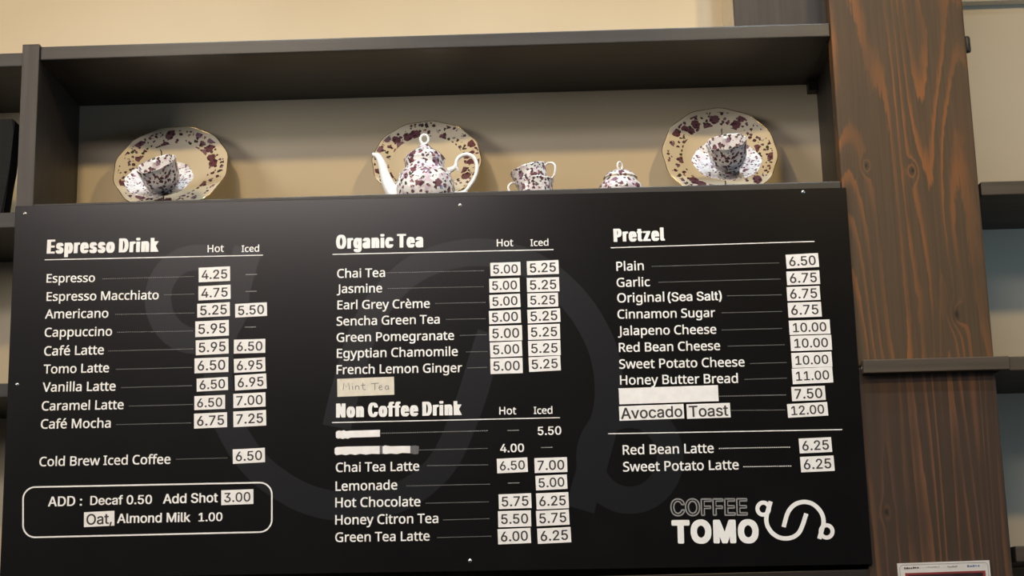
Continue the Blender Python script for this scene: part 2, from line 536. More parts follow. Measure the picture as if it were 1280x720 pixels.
dinner_plate(215.5, 216, math.radians(27), 'floral dinner plate at the left end of the shelf, behind a tilted cup', .3, .134)
dinner_plate(534, 207, math.radians(27), 'floral dinner plate leaning behind the teapot', 2.0)
dinner_plate(899, 197, math.radians(21), 'floral dinner plate at the right end of the shelf, behind a tilted cup', 4.1, .1335)

CUP_PROF = [(0, .0035), (.018, .0035), (.027, .0075), (.0335, .016, .2), (.0365, .030, .5), (.0378, .046, .9), (.0400, .0605, 1), (.0412, .0622, 1),
            (.0404, .0605, 1), (.0364, .046, .9), (.0350, .030, .5), (.0322, .0175, .2), (.0250, .006), (.0205, .0042), (.0212, .002), (.0206, 0), (.0180, 0), (.0170, .002), (0, .002)]
def teacup(name, M4, label, group):
    root = empty(name, (0, 0, 0))
    root.matrix_world = M4
    tag(root, label, 'cup', group)
    link('cup_body', lathe_bm(CUP_PROF, 56, .035, 8), M['cup'], root, None, True)
    h = smooth_path([(.0365, 0, .053, .0026), (.046, 0, .0575, .0026), (.056, 0, .055, .0026), (.0605, 0, .046, .0026), (.057, 0, .034, .0025), (.050, 0, .025, .0024), (.042, 0, .0205, .0024), (.0345, 0, .0215, .0024)], 5)
    link('handle', tube_bm(h, 10), M['white'], root, None, True)
    return root

def saucer(px, py, Y, lean, label):
    R = .0765
    c = at(px, py, Y)
    root = empty('saucer', (c.x, Y, c.z), (PI / 2 - lean, 0, 0))
    tag(root, label, 'saucer', 'floral saucers standing behind the tilted cups')

    prof = [(0, .004), (.021, .004), (.023, .006), (.027, .005), (.050, .008, .3), (.066, .0125, .8), (R, .017, 1), (R + .0004, .0166, 1), (.066, .0105, .8), (.050, .006, .3), (.030, .0025), (.027, 0), (.024, 0), (.022, .002), (0, .002)]
    link('saucer_body', lathe_bm(prof, 64, .02, 8), M['saucer'], root, None, True)
    return root

def cup_stand(p, top, label):
    """thin bent wire: foot loop on the shelf, upright with a hook tip behind the cup"""
    root = empty('wire_stand', (p.x, p.y, ZS))
    tag(root, label, 'stand', 'wire stands under the tilted cups')
    w = .0013
    link('foot_loop', tube_bm(smooth_path([(-.024, -.012, w, w), (-.024, .016, w, w), (0, .027, w, w), (.024, .016, w, w), (.024, -.012, w, w), (.02, -.016, .012, w)], 6), 8), M['wire'], root, None, True)
    h = top.z - ZS
    dx, dy = top.x - p.x, top.y - p.y
    link('upright_wire', tube_bm(smooth_path([(0, .027, w, w), (dx * .3, .034, h * .4, w), (dx * .8, .034, h * .8, w), (dx, dy + .006, h + .001, w), (dx, dy - .004, h + .003, w)], 6), 8), M['wire'], root, None, True)

def tilted(px, py, Y, tilt, roll, handle):
    c = at(px, py, Y)
    return Matrix.Translation(c) @ Matrix.Rotation(roll, 4, 'Y') @ Matrix.Rotation(tilt, 4, 'X') @ Matrix.Rotation(handle, 4, 'Z') @ Matrix.Scale(1.1, 4) @ Matrix.Translation((0, 0, -.034))

saucer(200, 231, .112, math.radians(41), 'small saucer behind the left tilted teacup')
teacup('teacup', tilted(201, 220, .042, math.radians(37), math.radians(-17), math.radians(100)),
       'floral teacup tipped toward the room before the left plate', 'tilted floral teacups')
cup_stand(at(201, 255, .06), at(201, 190, .085), 'wire stand with hook tip behind the left tilted teacup')
saucer(908, 208, .112, math.radians(38), 'small saucer behind the right tilted teacup')
teacup('teacup', tilted(910, 193, .042, math.radians(37), math.radians(-12), math.radians(80)),
       'floral teacup tipped toward the room before the right plate', 'tilted floral teacups')
cup_stand(at(910, 240, .06), at(902.5, 163, .085), 'wire stand with hook tip behind the right tilted teacup')

# two cups stacked between teapot and sugar bowl
c = at(669.5, 240, .09)
teacup('teacup', Matrix.Translation((c.x, .09, ZS)) @ Matrix.Rotation(PI * 1.02, 4, 'Z'), 'floral teacup standing upright on the shelf under another cup', 'stacked floral teacups')
teacup('teacup', Matrix.Translation((c.x + .001, .09, ZS + .030)) @ Matrix.Rotation(math.radians(-16), 4, 'Y') @ Matrix.Rotation(-.25, 4, 'Z'),
       'floral teacup nested at a tilt in the cup below it', 'stacked floral teacups')

# teapot
u = .2754e-3
tp = empty('teapot', (at(531.5, 250, .10).x, .10, ZS))
tp.scale = (1.04, 1.04, 1.13)
tag(tp, 'floral porcelain teapot with white spout and handle in the middle of the shelf', 'teapot')
body = [(0, .002), (.038, .002), (.040, 0), (.043, .001), (.044, .005), (.053, .015), (.0615, .033), (.064, .048), (.0615, .062), (.055, .075), (.0475, .083), (.0435, .088), (.0425, .096), (.0445, .105), (.0455, .107), (.044, .1075), (.040, .104), (.038, .09), (.05, .07), (.05, .02), (0, .008)]
link('pot_body', lathe_bm(body, 64, 0), M['pot'], tp, None, True)
lid = link('lid', lathe_bm([(.040, .1035), (.0435, .108), (.0425, .111), (.037, .117), (.027, .1235), (.018, .129), (.012, .135), (.0075, .1395), (0, .1405), ], 48), M['pot'], tp, None, True)
kb = []
for i in range(24):
    a = 2 * PI * i / 24
    kb.append((.0088 * math.cos(a), 0, .1495 + .0095 * math.sin(a), .0027))
link('knob', tube_bm(kb, 10, closed=True), M['white'], lid, None, True)
link('spout', tube_bm(smooth_path([(-.045, 0, .026, .020), (-.064, 0, .036, .0175), (-.0785, 0, .056, .0135), (-.087, 0, .080, .0108), (-.0925, 0, .100, .009), (-.099, 0, .114, .0072), (-.107, 0, .1195, .0055), (-.1125, 0, .119, .0045)], 6), 16), M['white'], tp, None, True)
hb = tube_bm(smooth_path([(.049, 0, .083, .0062), (.059, 0, .0855, .0055), (.0665, 0, .092, .0045), (.0695, 0, .104, .0040), (.0785, 0, .1125, .0040), (.0925, 0, .1155, .0040), (.1055, 0, .109, .0042), (.1125, 0, .094, .0042), (.1115, 0, .078, .0042), (.1045, 0, .062, .0042), (.0945, 0, .049, .0042), (.086, 0, .0395, .0042), (.075, 0, .036, .0042), (.064, 0, .034, .005), (.054, 0, .028, .006)], 5), 12)
tube_bm(smooth_path([(.0665, 0, .092, .004), (.0705, 0, .086, .003), (.0725, 0, .080, .0015)], 4), 10, hb)
tube_bm(smooth_path([(.087, 0, .040, .004), (.0905, 0, .033, .003), (.091, 0, .028, .0015)], 4), 10, hb)
link('handle', hb, M['white'], tp, None, True)
rp = []
for i in range(64):
    a = 2 * PI * i / 64
    rp.append((.0546 * math.cos(a), .0546 * math.sin(a), .0755 + .004 * math.cos(8 * a), .0014))
link('moulded_band', tube_bm(rp, 6, closed=True), M['white'], tp, None, True)

# sugar bowl
sb = empty('sugar_bowl', (at(776, 240, .11).x, .11, ZS))
tag(sb, 'small lidded floral sugar bowl between the stacked cups and the right plate', 'sugar bowl')
link('bowl_body', lathe_bm([(0, .002), (.026, .002), (.028, 0), (.030, .001), (.031, .005), (.041, .016), (.0505, .034), (.0515, .041), (.048, .049), (.041, .057), (.0365, .062), (.037, .0655), (.034, .0655), (.033, .06), (.044, .045), (.04, .02), (0, .008)], 56), M['pot'], sb, None, True)
sl = link('lid', lathe_bm([(.033, .0635), (.0385, .0665), (.0380, .069), (.033, .0755), (.024, .0815), (.012, .0865), (.006, .0885), (0, .089)], 48), M['pot'], sb, None, True)
kb = []
for i in range(24):
    a = 2 * PI * i / 24
    kb.append((.0055 * math.cos(a), .0045 * math.cos(a), .0965 + .0085 * math.sin(a), .0021))
link('knob', tube_bm(kb, 10, closed=True), M['white'], sl, None, True)
link('gold_rim', rim_bm(.0378, .0665, .0008, 0, 8, 48), M['gold'], sb, None, True)

# letter outlines: font -> character -> [advance, [[x, y, ...], ...]] in thousandths
FONTS = {"menu":{" ":[209,[]],
"A":[512,[[-6,-9,-12,-1,-9,14,211,579,219,585,296,584,302,579,312,554,519,19,522,9,522,-4,516,-9,511,-10,434,-10,426,-5,421,4,356,167,159,168,153,166,148,159,85,-4,76,-10],[187,254,321,253,326,255,256,445,254,444,242,406,186,259]]],
"B":[521,[[72,-9,66,-4,65,1,66,576,72,582,77,582,287,582,329,577,367,569,389,562,414,549,448,519,460,499,470,461,470,404,462,374,447,345,424,323,394,304,394,301,432,284,445,274,467,251,485,216,490,189,490,139,485,109,470,74,442,40,417,21,379,3,349,-5,312,-10],[164,71,267,70,297,73,337,83,352,91,362,99,375,116,388,154,388,181,380,209,372,222,360,234,342,244,292,257,164,256],[164,341,287,340,324,348,344,358,357,371,370,404,370,439,362,461,354,472,342,482,294,497,274,500,164,499]]],
"C":[507,[[275,-17,218,-7,188,3,163,15,115,52,95,75,80,98,55,153,39,226,36,253,37,321,42,361,50,396,70,448,82,471,104,501,147,541,185,564,225,579,280,589,373,589,440,576,485,559,494,548,493,537,468,486,461,478,443,478,393,496,343,507,290,504,253,494,223,479,194,456,172,426,157,396,150,373,139,318,139,253,144,218,155,181,172,143,187,123,208,102,240,83,268,73,320,65,378,70,448,87,463,87,471,81,471,13,463,4,428,-7,385,-15,355,-18]]],
"E":[446,[[72,-9,66,-4,65,1,66,576,72,582,77,582,404,582,409,576,410,571,410,509,404,501,169,500,163,496,164,341,389,339,395,331,395,269,393,261,387,258,164,256,163,79,164,74,169,73,404,72,410,64,409,-4,404,-9,399,-10]]],
"F":[416,[[72,-9,66,-4,65,1,66,576,72,582,77,582,404,582,409,576,410,571,410,509,404,501,164,498,164,319,389,317,395,309,395,241,392,235,384,232,164,231,162,-4,154,-10]]],
"G":[584,[[285,-17,225,-7,190,5,165,18,140,35,108,64,87,91,72,116,50,173,39,226,36,253,36,318,39,343,45,373,57,416,80,461,118,509,139,528,173,551,203,566,230,576,263,584,298,589,395,589,445,582,508,564,524,556,528,551,529,543,506,488,495,475,480,475,420,496,363,507,323,507,270,496,235,481,199,456,170,418,152,381,139,326,136,271,142,228,160,167,180,132,193,117,209,103,250,80,300,67,323,64,390,67,433,75,438,78,439,83,438,225,320,228,314,238,314,301,317,308,325,312,525,312,530,311,536,306,536,23,534,16,528,10,513,5,428,-13,373,-18]]],
"H":[594,[[72,-9,66,-4,65,1,65,571,68,579,77,582,152,582,157,582,162,576,164,341,424,340,429,341,430,346,431,576,437,582,442,582,517,582,524,580,528,571,528,1,525,-6,517,-10,442,-10,437,-9,431,-4,429,256,169,257,164,256,163,251,162,-4,154,-10]]],
"I":[272,[[26,-9,20,-1,20,41,22,49,28,52,83,65,87,69,87,501,83,507,28,520,22,524,20,531,20,576,26,582,31,582,246,582,252,574,252,531,249,524,243,520,188,507,185,504,185,71,186,66,193,63,243,52,249,49,252,41,251,-4,246,-9,241,-10]]],
"J":[219,[[-34,-162,-64,-154,-74,-146,-74,-78,-64,-72,-46,-72,-6,-80,19,-74,34,-66,46,-54,54,-39,60,-19,62,9,63,574,65,579,71,583,149,583,155,579,157,571,157,-26,154,-46,144,-79,137,-94,125,-111,94,-139,69,-152,39,-160,21,-162]]],
"L":[420,[[72,-9,66,-4,65,1,65,574,68,579,74,582,154,582,160,579,163,571,163,79,169,75,407,74,413,66,413,-1,409,-7,402,-10]]],
"M":[727,[[72,-9,66,-4,65,1,65,571,68,579,77,582,187,582,192,582,197,576,356,154,362,142,364,142,531,576,537,582,542,582,652,582,659,580,663,571,663,1,660,-6,652,-10,577,-10,569,-7,565,-1,565,414,567,420,559,406,405,1,399,-7,392,-10,327,-10,316,-1,162,411,157,418,158,-1,154,-7,149,-10]]],
"O":[626,[[275,-17,218,-7,190,3,160,18,133,37,103,67,80,98,55,153,39,226,36,253,36,323,42,366,50,403,60,433,77,471,102,506,145,546,190,571,245,587,290,592,365,589,405,581,435,571,460,559,498,532,520,509,551,466,573,413,586,356,589,331,589,243,586,218,573,161,563,133,548,103,521,66,491,36,465,18,440,5,398,-10,348,-18],[296,66,328,65,370,73,405,88,425,102,448,128,468,166,481,208,486,238,489,268,486,336,476,386,453,438,439,458,413,481,383,496,338,507,290,507,253,499,220,484,203,472,182,451,157,406,147,371,139,326,139,251,142,228,157,168,175,133,194,108,223,88,258,73]]],
"P":[485,[[72,-9,66,-4,65,1,66,576,72,582,77,582,269,582,334,572,357,564,382,552,400,539,432,505,445,479,453,454,458,409,455,369,445,329,432,304,418,284,395,261,377,248,334,228,277,215,164,211,162,-4,154,-10],[164,296,232,295,269,300,309,313,324,323,338,336,347,351,355,374,358,406,350,441,342,456,329,472,304,487,267,497,247,500,164,498]]],
"R":[499,[[72,-9,66,-4,65,1,66,576,72,582,77,582,277,582,339,572,362,564,387,552,404,540,425,519,445,486,453,459,458,421,455,374,447,344,425,306,397,279,352,252,350,249,497,9,497,-4,492,-9,487,-10,396,-9,386,1,254,226,169,228,164,226,163,221,162,-4,154,-10],[164,309,249,308,269,310,302,318,327,333,338,344,347,359,355,381,358,401,352,441,338,469,324,479,304,489,272,497,249,500,164,499]]],
"S":[440,[[152,-17,85,-8,55,0,35,10,28,21,28,86,31,93,37,97,50,97,117,75,182,65,217,65,257,73,285,85,298,96,305,106,313,121,318,143,316,166,303,193,290,207,272,219,130,280,91,306,71,326,57,346,47,366,36,408,36,458,44,491,60,519,82,544,115,566,160,584,192,589,282,589,337,579,372,569,395,558,401,548,383,491,372,478,357,478,312,494,267,504,247,507,200,504,172,495,152,481,139,461,134,438,134,426,144,393,161,373,217,343,280,319,322,299,360,274,388,246,408,211,413,188,416,141,408,96,395,68,375,42,350,20,312,0,280,-10,232,-18]]],
"T":[446,[[182,-9,176,-4,176,1,175,496,169,500,2,501,-4,509,-4,576,2,582,7,582,444,582,450,576,451,571,450,509,444,501,277,500,271,496,270,-1,268,-6,262,-10]]],
"V":[481,[[199,-9,191,-1,186,11,-2,536,-12,566,-12,576,-4,582,76,582,82,581,89,574,222,199,238,146,241,143,391,574,401,582,486,582,492,574,492,561,291,-1,281,-10]]],
"a":[450,[[143,-17,108,-10,86,0,62,18,40,46,30,68,24,98,25,138,28,156,38,183,49,201,72,223,93,236,128,251,193,264,301,270,304,276,302,308,296,331,284,351,261,364,241,369,196,367,158,356,113,338,98,338,93,343,75,386,72,396,73,406,88,416,126,431,166,442,198,447,263,447,283,444,321,434,351,416,367,401,386,368,394,341,397,321,396,-4,388,-10,328,-10,320,-2,314,28,311,32,273,3,246,-10,203,-18],[174,61,203,60,228,65,256,78,277,93,291,115,299,141,302,156,300,198,233,197,201,192,166,181,150,173,137,161,130,151,122,121,128,93,133,82,143,73]]],
"c":[385,[[208,-17,160,-7,123,10,105,22,79,48,57,81,42,118,32,178,32,246,40,298,53,337,77,376,93,394,110,409,142,428,170,439,210,447,285,447,335,436,363,426,371,416,371,408,353,361,345,350,328,347,275,362,243,367,210,361,185,351,168,338,152,318,137,281,129,228,132,176,145,126,152,111,168,90,200,70,240,62,285,68,343,87,358,86,364,78,364,13,358,5,320,-10,295,-15,273,-18]]],
"d":[493,[[193,-17,155,-10,123,5,107,16,70,55,50,93,39,128,32,183,32,248,37,288,47,328,70,373,102,408,123,424,163,441,188,447,258,447,303,434,338,410,342,411,342,613,350,619,430,619,436,613,437,608,436,-4,428,-10,363,-10,355,-2,351,23,348,27,318,5,278,-12,248,-18],[212,63,250,62,265,65,284,71,308,85,321,101,328,116,336,138,341,168,341,248,333,291,321,323,312,338,293,354,270,364,240,369,225,369,195,361,177,351,163,337,147,308,140,288,134,266,129,226,129,198,134,158,145,123,152,108,162,93,177,78,190,70]]],
"e":[452,[[218,-17,178,-10,155,-2,125,13,108,25,92,41,65,73,47,108,34,161,32,183,32,241,34,266,50,326,67,361,82,381,110,408,143,430,183,444,203,447,270,447,295,441,333,426,362,406,393,368,408,338,421,291,424,268,423,198,418,193,413,192,135,192,132,188,132,173,140,141,150,118,173,90,195,75,228,65,248,62,295,65,340,75,383,91,398,91,404,83,404,18,395,8,360,-5,328,-13,288,-18],[136,268,318,267,324,271,324,281,313,318,294,348,275,360,258,366,245,369,223,369,188,359,162,338,142,303,134,276]]],
"f":[276,[[81,-9,75,-4,75,1,74,361,68,365,5,366,0,374,0,411,8,419,73,441,77,504,88,544,105,574,138,604,176,619,196,622,266,622,311,612,321,604,322,591,306,544,301,538,296,535,281,535,241,545,221,545,197,536,186,525,180,514,172,486,170,459,171,442,273,439,279,431,279,374,277,369,271,365,171,363,169,-1,166,-7,161,-10]]],
"g":[493,[[188,-202,133,-195,100,-187,70,-175,64,-166,65,-96,70,-91,83,-90,133,-109,198,-122,255,-122,283,-114,314,-94,323,-81,336,-56,341,-34,343,21,340,22,320,6,280,-12,253,-17,190,-17,163,-12,135,-2,105,18,83,40,62,69,55,84,42,119,34,159,32,184,32,246,39,296,50,331,60,354,80,385,112,416,128,427,155,439,195,448,248,448,265,445,310,429,348,401,351,404,357,434,363,439,430,439,436,434,437,429,437,-44,431,-76,421,-106,403,-137,377,-164,338,-187,300,-197,265,-202],[219,61,248,60,273,66,293,73,310,85,321,99,331,119,339,146,344,184,341,256,336,286,321,324,308,341,298,349,278,359,248,367,218,367,205,364,188,357,167,341,147,309,137,281,129,229,129,199,134,159,150,111,172,81,200,66]]],
"h":[496,[[62,-9,56,-4,56,1,56,611,58,616,64,620,142,620,148,616,151,609,152,408,197,434,234,445,254,448,319,445,359,434,379,424,403,406,426,374,435,351,443,306,443,-1,439,-7,432,-10,357,-10,349,-4,348,289,342,316,332,339,317,354,302,362,279,367,247,367,214,359,192,347,174,326,161,299,153,261,151,234,150,-4,142,-10]]],
"i":[207,[[61,-9,56,-4,55,1,55,431,59,437,64,440,141,440,147,436,150,429,150,-1,146,-7,141,-10],[96,491,76,496,58,511,50,531,51,564,59,582,76,597,86,600,124,599,141,590,154,572,157,561,157,529,146,508,132,496,109,490]]],
"l":[207,[[62,-9,56,-4,56,1,56,611,58,616,64,620,142,620,148,616,151,609,151,-1,147,-7,142,-10]]],
"m":[750,[[62,-9,56,-4,56,1,56,429,56,434,62,439,132,439,137,434,141,411,144,404,147,403,177,427,212,442,239,447,299,447,327,442,354,432,382,412,402,391,424,412,442,424,484,442,512,447,572,447,609,439,632,429,652,415,666,401,677,384,693,339,698,296,698,1,697,-4,692,-9,612,-10,604,-4,603,281,601,304,595,324,579,350,559,362,539,367,509,367,487,362,467,352,456,344,446,331,431,296,423,244,423,1,419,-7,412,-10,339,-10,334,-9,329,-4,327,301,322,321,312,341,298,356,267,367,239,367,222,364,199,354,179,337,169,321,156,281,151,236,150,-4,142,-10]]],
"n":[496,[[62,-9,56,-4,56,1,56,429,58,436,67,440,132,439,137,434,144,401,147,401,172,422,201,436,247,447,309,447,337,442,363,434,393,416,412,397,429,367,438,341,443,309,443,1,441,-6,432,-10,359,-10,354,-9,349,-4,348,289,342,316,332,339,317,354,302,362,279,367,247,367,214,359,192,347,174,326,159,289,151,234,150,-4,142,-10]]],
"o":[485,[[210,-17,173,-10,133,8,99,33,65,76,50,106,40,136,34,163,32,188,32,246,34,271,45,316,65,358,78,377,120,416,160,436,205,447,278,447,295,444,330,434,371,411,399,386,426,348,443,306,451,271,454,248,454,183,451,161,446,133,436,103,421,73,399,43,371,18,340,0,300,-13,268,-18],[222,63,243,61,275,65,303,78,315,87,333,111,341,126,354,176,357,201,354,256,339,308,323,334,311,346,283,361,260,367,223,367,210,364,185,354,168,341,155,323,145,303,132,253,129,228,132,178,140,141,148,120,158,102,172,86,203,68]]],
"p":[493,[[62,-202,56,-196,56,-191,56,434,64,440,132,439,137,434,144,401,147,401,166,419,194,434,214,442,242,447,302,447,352,434,384,415,402,400,421,379,442,340,450,316,461,261,461,174,456,139,442,94,417,48,384,15,357,-2,329,-12,302,-17,239,-17,192,-4,152,19,150,-196,142,-202],[251,61,264,60,297,68,326,89,335,101,350,131,363,191,363,239,361,259,355,284,340,321,331,336,317,349,294,362,274,367,242,367,227,364,197,352,183,341,174,329,161,301,156,279,151,239,151,199,156,156,166,119,174,104,188,86,202,76,224,66]]],
"r":[331,[[62,-9,56,-4,56,1,56,434,64,440,132,439,137,434,143,391,147,388,168,411,181,421,197,432,219,442,247,448,299,448,322,444,330,436,331,419,326,379,319,360,307,357,282,362,254,362,232,357,212,347,191,331,176,314,164,291,153,256,151,234,150,-4,142,-10]]],
"s":[384,[[135,-17,77,-7,47,3,32,12,28,21,28,81,31,88,37,92,52,92,72,83,130,65,160,60,197,60,225,65,250,77,258,86,265,101,265,123,255,141,237,154,197,174,142,195,95,218,70,235,50,254,34,281,29,303,29,343,35,367,46,388,74,416,107,434,145,444,165,447,245,447,300,436,342,421,350,413,350,401,329,351,322,343,307,343,272,356,232,367,182,369,150,361,132,352,124,341,122,323,129,306,137,298,185,273,275,236,320,209,338,191,350,173,358,153,361,133,361,101,349,58,335,37,320,22,300,8,257,-10,230,-15,207,-18]]],
"t":[289,[[172,-17,132,-7,108,6,87,27,71,56,63,86,60,113,60,361,54,364,9,365,4,367,0,373,1,413,7,419,62,446,89,528,93,536,99,539,149,539,157,533,159,441,272,439,277,437,280,431,280,373,274,365,164,364,158,361,158,113,161,98,174,76,197,63,217,59,267,69,282,67,285,61,285,3,282,-3,269,-10,244,-15,224,-18]]],
"u":[496,[[187,-17,140,-7,117,3,97,17,72,48,57,86,51,123,52,433,57,439,62,439,140,439,148,433,148,131,157,103,172,80,200,65,232,61,267,65,283,71,305,83,325,108,335,133,343,176,344,433,352,439,435,439,440,433,441,428,440,-4,432,-10,362,-10,357,-4,353,21,350,24,312,0,287,-10,247,-18]]],
"w":[630,[[120,-8,112,2,0,412,-4,430,0,438,8,441,85,441,95,432,167,152,173,140,257,412,265,435,269,440,358,441,368,432,458,141,460,142,463,152,537,435,543,440,548,441,623,441,631,437,634,425,623,385,518,7,510,-7,503,-9,418,-9,413,-8,407,-3,318,292,315,295,312,292,303,257,220,-1,210,-9]]],
"y":[409,[[35,-202,5,-197,-3,-189,-3,-126,2,-121,7,-120,60,-125,90,-117,105,-107,117,-95,133,-69,155,-14,158,1,-8,416,-11,434,-3,440,77,440,83,439,90,432,207,120,213,129,227,174,320,432,330,440,415,439,421,431,418,414,243,-49,215,-111,188,-151,170,-170,145,-187,120,-197,92,-202]]],
"è":[452,[[218,-17,178,-10,155,-2,125,13,108,25,92,41,65,73,47,108,34,161,32,183,32,241,34,266,50,326,67,361,82,381,110,408,143,430,183,444,203,447,270,447,295,441,333,426,362,406,393,368,408,338,421,291,424,268,423,198,418,193,413,192,135,192,132,188,132,173,140,141,150,118,173,90,195,75,228,65,248,62,295,65,340,75,383,91,398,91,404,83,404,18,395,8,360,-5,328,-13,288,-18],[136,268,318,267,324,271,324,281,313,318,294,348,275,360,258,366,245,369,223,369,188,359,162,338,142,303,134,276],[230,478,200,502,152,551,127,581,112,603,112,616,115,622,123,624,210,624,219,621,250,568,299,498,298,483,293,478]]],
"é":[452,[[218,-17,178,-10,155,-2,125,13,108,25,92,41,65,73,47,108,34,161,32,183,32,241,34,266,50,326,67,361,82,381,110,408,143,430,183,444,203,447,270,447,295,441,333,426,362,406,393,368,408,338,421,291,424,268,423,198,418,193,413,192,135,192,132,188,132,173,140,141,150,118,173,90,195,75,228,65,248,62,295,65,340,75,383,91,398,91,404,83,404,18,395,8,360,-5,328,-13,288,-18],[136,268,318,267,324,271,324,281,313,318,294,348,275,360,258,366,245,369,223,369,188,359,162,338,142,303,134,276],[180,478,174,486,176,503,216,561,253,622,260,624,348,624,357,621,359,603,349,586,318,549,245,480,238,477]]]},"sans":{" ":[188,[]],
",":[188,[[31,-129,26,-123,25,-111,56,74,64,80,144,80,149,74,150,67,97,-123,89,-129]]],
".":[188,[[78,-14,56,-2,43,14,37,32,37,54,40,64,61,88,73,95,111,96,123,92,142,77,151,62,155,44,151,22,144,9,123,-10,111,-14]]],
"0":[453,[[199,-16,152,-4,118,17,92,44,66,84,49,132,38,187,35,217,35,289,38,319,46,364,61,412,81,449,110,484,134,502,174,520,202,526,252,526,294,515,329,496,353,474,367,458,390,417,402,384,415,319,418,289,418,217,415,187,405,132,389,88,369,54,337,18,303,-3,269,-14,249,-17],[213,62,237,61,257,66,275,77,292,94,304,114,320,154,330,214,330,294,323,342,312,377,297,407,278,429,262,440,239,448,214,448,197,442,178,432,164,418,141,377,130,342,123,294,123,214,130,167,141,132,156,102,175,79,195,67]]],
"1":[453,[[70,-9,65,-4,64,1,64,56,70,64,193,65,197,66,199,71,198,421,190,419,98,351,83,350,78,353,74,359,75,431,84,441,188,517,283,517,288,511,289,506,289,69,295,65,398,64,404,56,403,-4,398,-9,393,-10]]],
"2":[453,[[58,-9,51,-1,53,54,241,254,271,289,291,316,301,336,306,356,307,371,306,386,301,404,291,419,280,430,253,444,220,450,188,442,161,424,145,394,138,359,133,353,63,353,56,356,54,364,54,391,62,424,75,449,93,473,120,497,153,514,198,525,255,525,298,514,318,504,349,481,368,459,383,431,394,389,394,354,388,326,371,286,341,244,291,186,189,81,182,69,395,67,401,59,401,-4,395,-9,390,-10]]],
"3":[453,[[187,-16,160,-12,132,-4,102,11,81,27,62,46,42,78,34,104,31,132,34,137,40,141,115,140,123,129,132,102,147,83,172,69,202,61,232,61,257,66,275,74,297,91,313,122,316,152,310,177,294,204,282,215,252,230,207,238,152,238,147,241,144,247,145,304,249,422,263,442,62,444,56,452,57,512,62,517,67,518,380,517,386,509,385,457,252,304,255,301,300,292,332,277,366,249,386,224,400,189,406,159,404,112,395,84,386,64,367,41,341,17,315,2,287,-9,247,-17]]],
"4":[453,[[276,-9,270,-1,268,94,33,96,27,104,27,161,235,514,243,518,313,517,319,514,322,509,319,496,131,176,136,173,268,174,270,321,276,327,281,328,343,328,352,324,355,316,355,176,358,173,416,172,422,169,425,161,424,104,422,99,416,95,356,93,355,1,351,-7,343,-10]]],
"5":[453,[[191,-16,156,-9,131,2,98,23,81,41,58,77,47,114,48,134,56,141,128,140,134,134,138,117,148,97,165,79,182,69,198,64,211,61,231,61,246,64,268,74,286,88,299,104,307,119,315,149,312,187,297,224,285,239,256,258,233,265,201,266,178,260,151,247,133,236,71,241,61,244,56,249,55,264,83,512,88,517,93,518,373,517,379,512,380,507,380,452,373,444,168,443,162,439,151,329,203,343,256,343,283,337,318,322,336,311,352,294,367,279,379,262,394,229,402,197,402,134,399,114,386,79,365,47,334,17,318,6,286,-9,248,-17]]],
"6":[453,[[197,-16,157,-6,127,9,94,39,79,57,62,92,54,122,51,139,51,182,54,202,64,237,89,289,239,512,247,518,325,518,331,514,333,509,330,497,213,327,217,323,267,323,307,312,336,297,363,272,384,242,398,199,401,182,401,134,398,114,388,82,370,51,347,26,317,4,290,-9,252,-17],[219,59,230,58,260,66,278,77,290,88,308,119,313,139,314,157,310,187,304,204,293,222,280,236,265,245,227,256,192,247,172,236,152,212,139,172,139,142,142,129,147,113,160,91,170,81,187,69]]],
"7":[453,[[91,-9,85,-4,86,7,304,439,298,442,56,443,50,451,50,511,56,517,61,518,396,517,402,509,401,441,179,-1,168,-10]]],
"8":[453,[[196,-16,146,-6,113,9,98,19,66,51,55,67,45,89,40,114,39,154,48,189,67,224,96,253,116,267,84,297,68,323,60,352,57,392,63,422,70,442,84,464,113,492,148,512,181,522,203,526,251,526,298,515,336,495,367,464,386,432,394,399,394,362,391,344,386,328,371,301,336,267,367,244,394,212,404,192,411,167,414,127,409,94,396,64,368,31,343,11,313,-4,273,-14,253,-17],[225,59,261,64,294,79,311,97,321,119,324,137,319,167,311,182,298,198,266,217,228,226,206,223,181,215,152,197,143,184,133,164,128,139,135,107,153,83,178,69,206,61],[209,302,241,301,258,306,281,319,299,342,306,367,307,382,304,394,299,409,288,425,276,435,246,447,226,450,198,445,181,437,161,420,150,402,148,392,145,377,147,362,150,349,163,327,178,314]]],
"9":[453,[[125,-9,119,-1,122,11,239,181,235,185,187,185,147,196,114,214,84,244,64,276,54,311,51,331,51,374,57,404,72,441,94,471,109,486,140,507,170,519,197,525,257,525,282,519,317,504,347,482,367,460,380,439,393,411,401,374,401,321,395,294,382,258,348,194,213,-4,205,-10],[209,256,240,255,265,263,278,271,300,296,313,331,313,369,305,396,295,414,270,437,255,444,232,450,205,447,172,430,154,409,147,394,139,366,139,336,147,309,154,294,172,273,194,261]]],
"A":[480,[[10,-9,5,-4,4,1,12,29,187,509,198,517,283,517,291,509,298,489,468,26,474,9,473,-4,468,-9,463,-10,393,-10,385,-7,377,9,341,114,334,129,330,132,150,132,144,129,96,-6,88,-10],[174,209,300,208,305,210,240,403,238,403,235,396,175,216]]],
"O":[533,[[237,-16,197,-9,174,-1,144,14,113,37,93,57,73,82,49,129,35,172,28,222,28,287,35,337,49,379,66,414,81,437,109,468,149,497,174,510,197,517,239,526,294,526,347,515,389,495,419,473,455,434,472,407,487,374,500,327,505,287,505,219,500,179,482,121,454,74,417,33,382,9,339,-9,297,-17],[253,64,279,63,319,74,347,89,372,111,390,137,405,169,413,199,418,234,418,274,407,332,392,367,375,394,359,411,339,425,304,440,277,446,257,446,222,437,192,422,165,402,146,374,131,344,120,307,115,264,118,217,126,179,139,147,153,122,172,101,199,81,229,69]]],
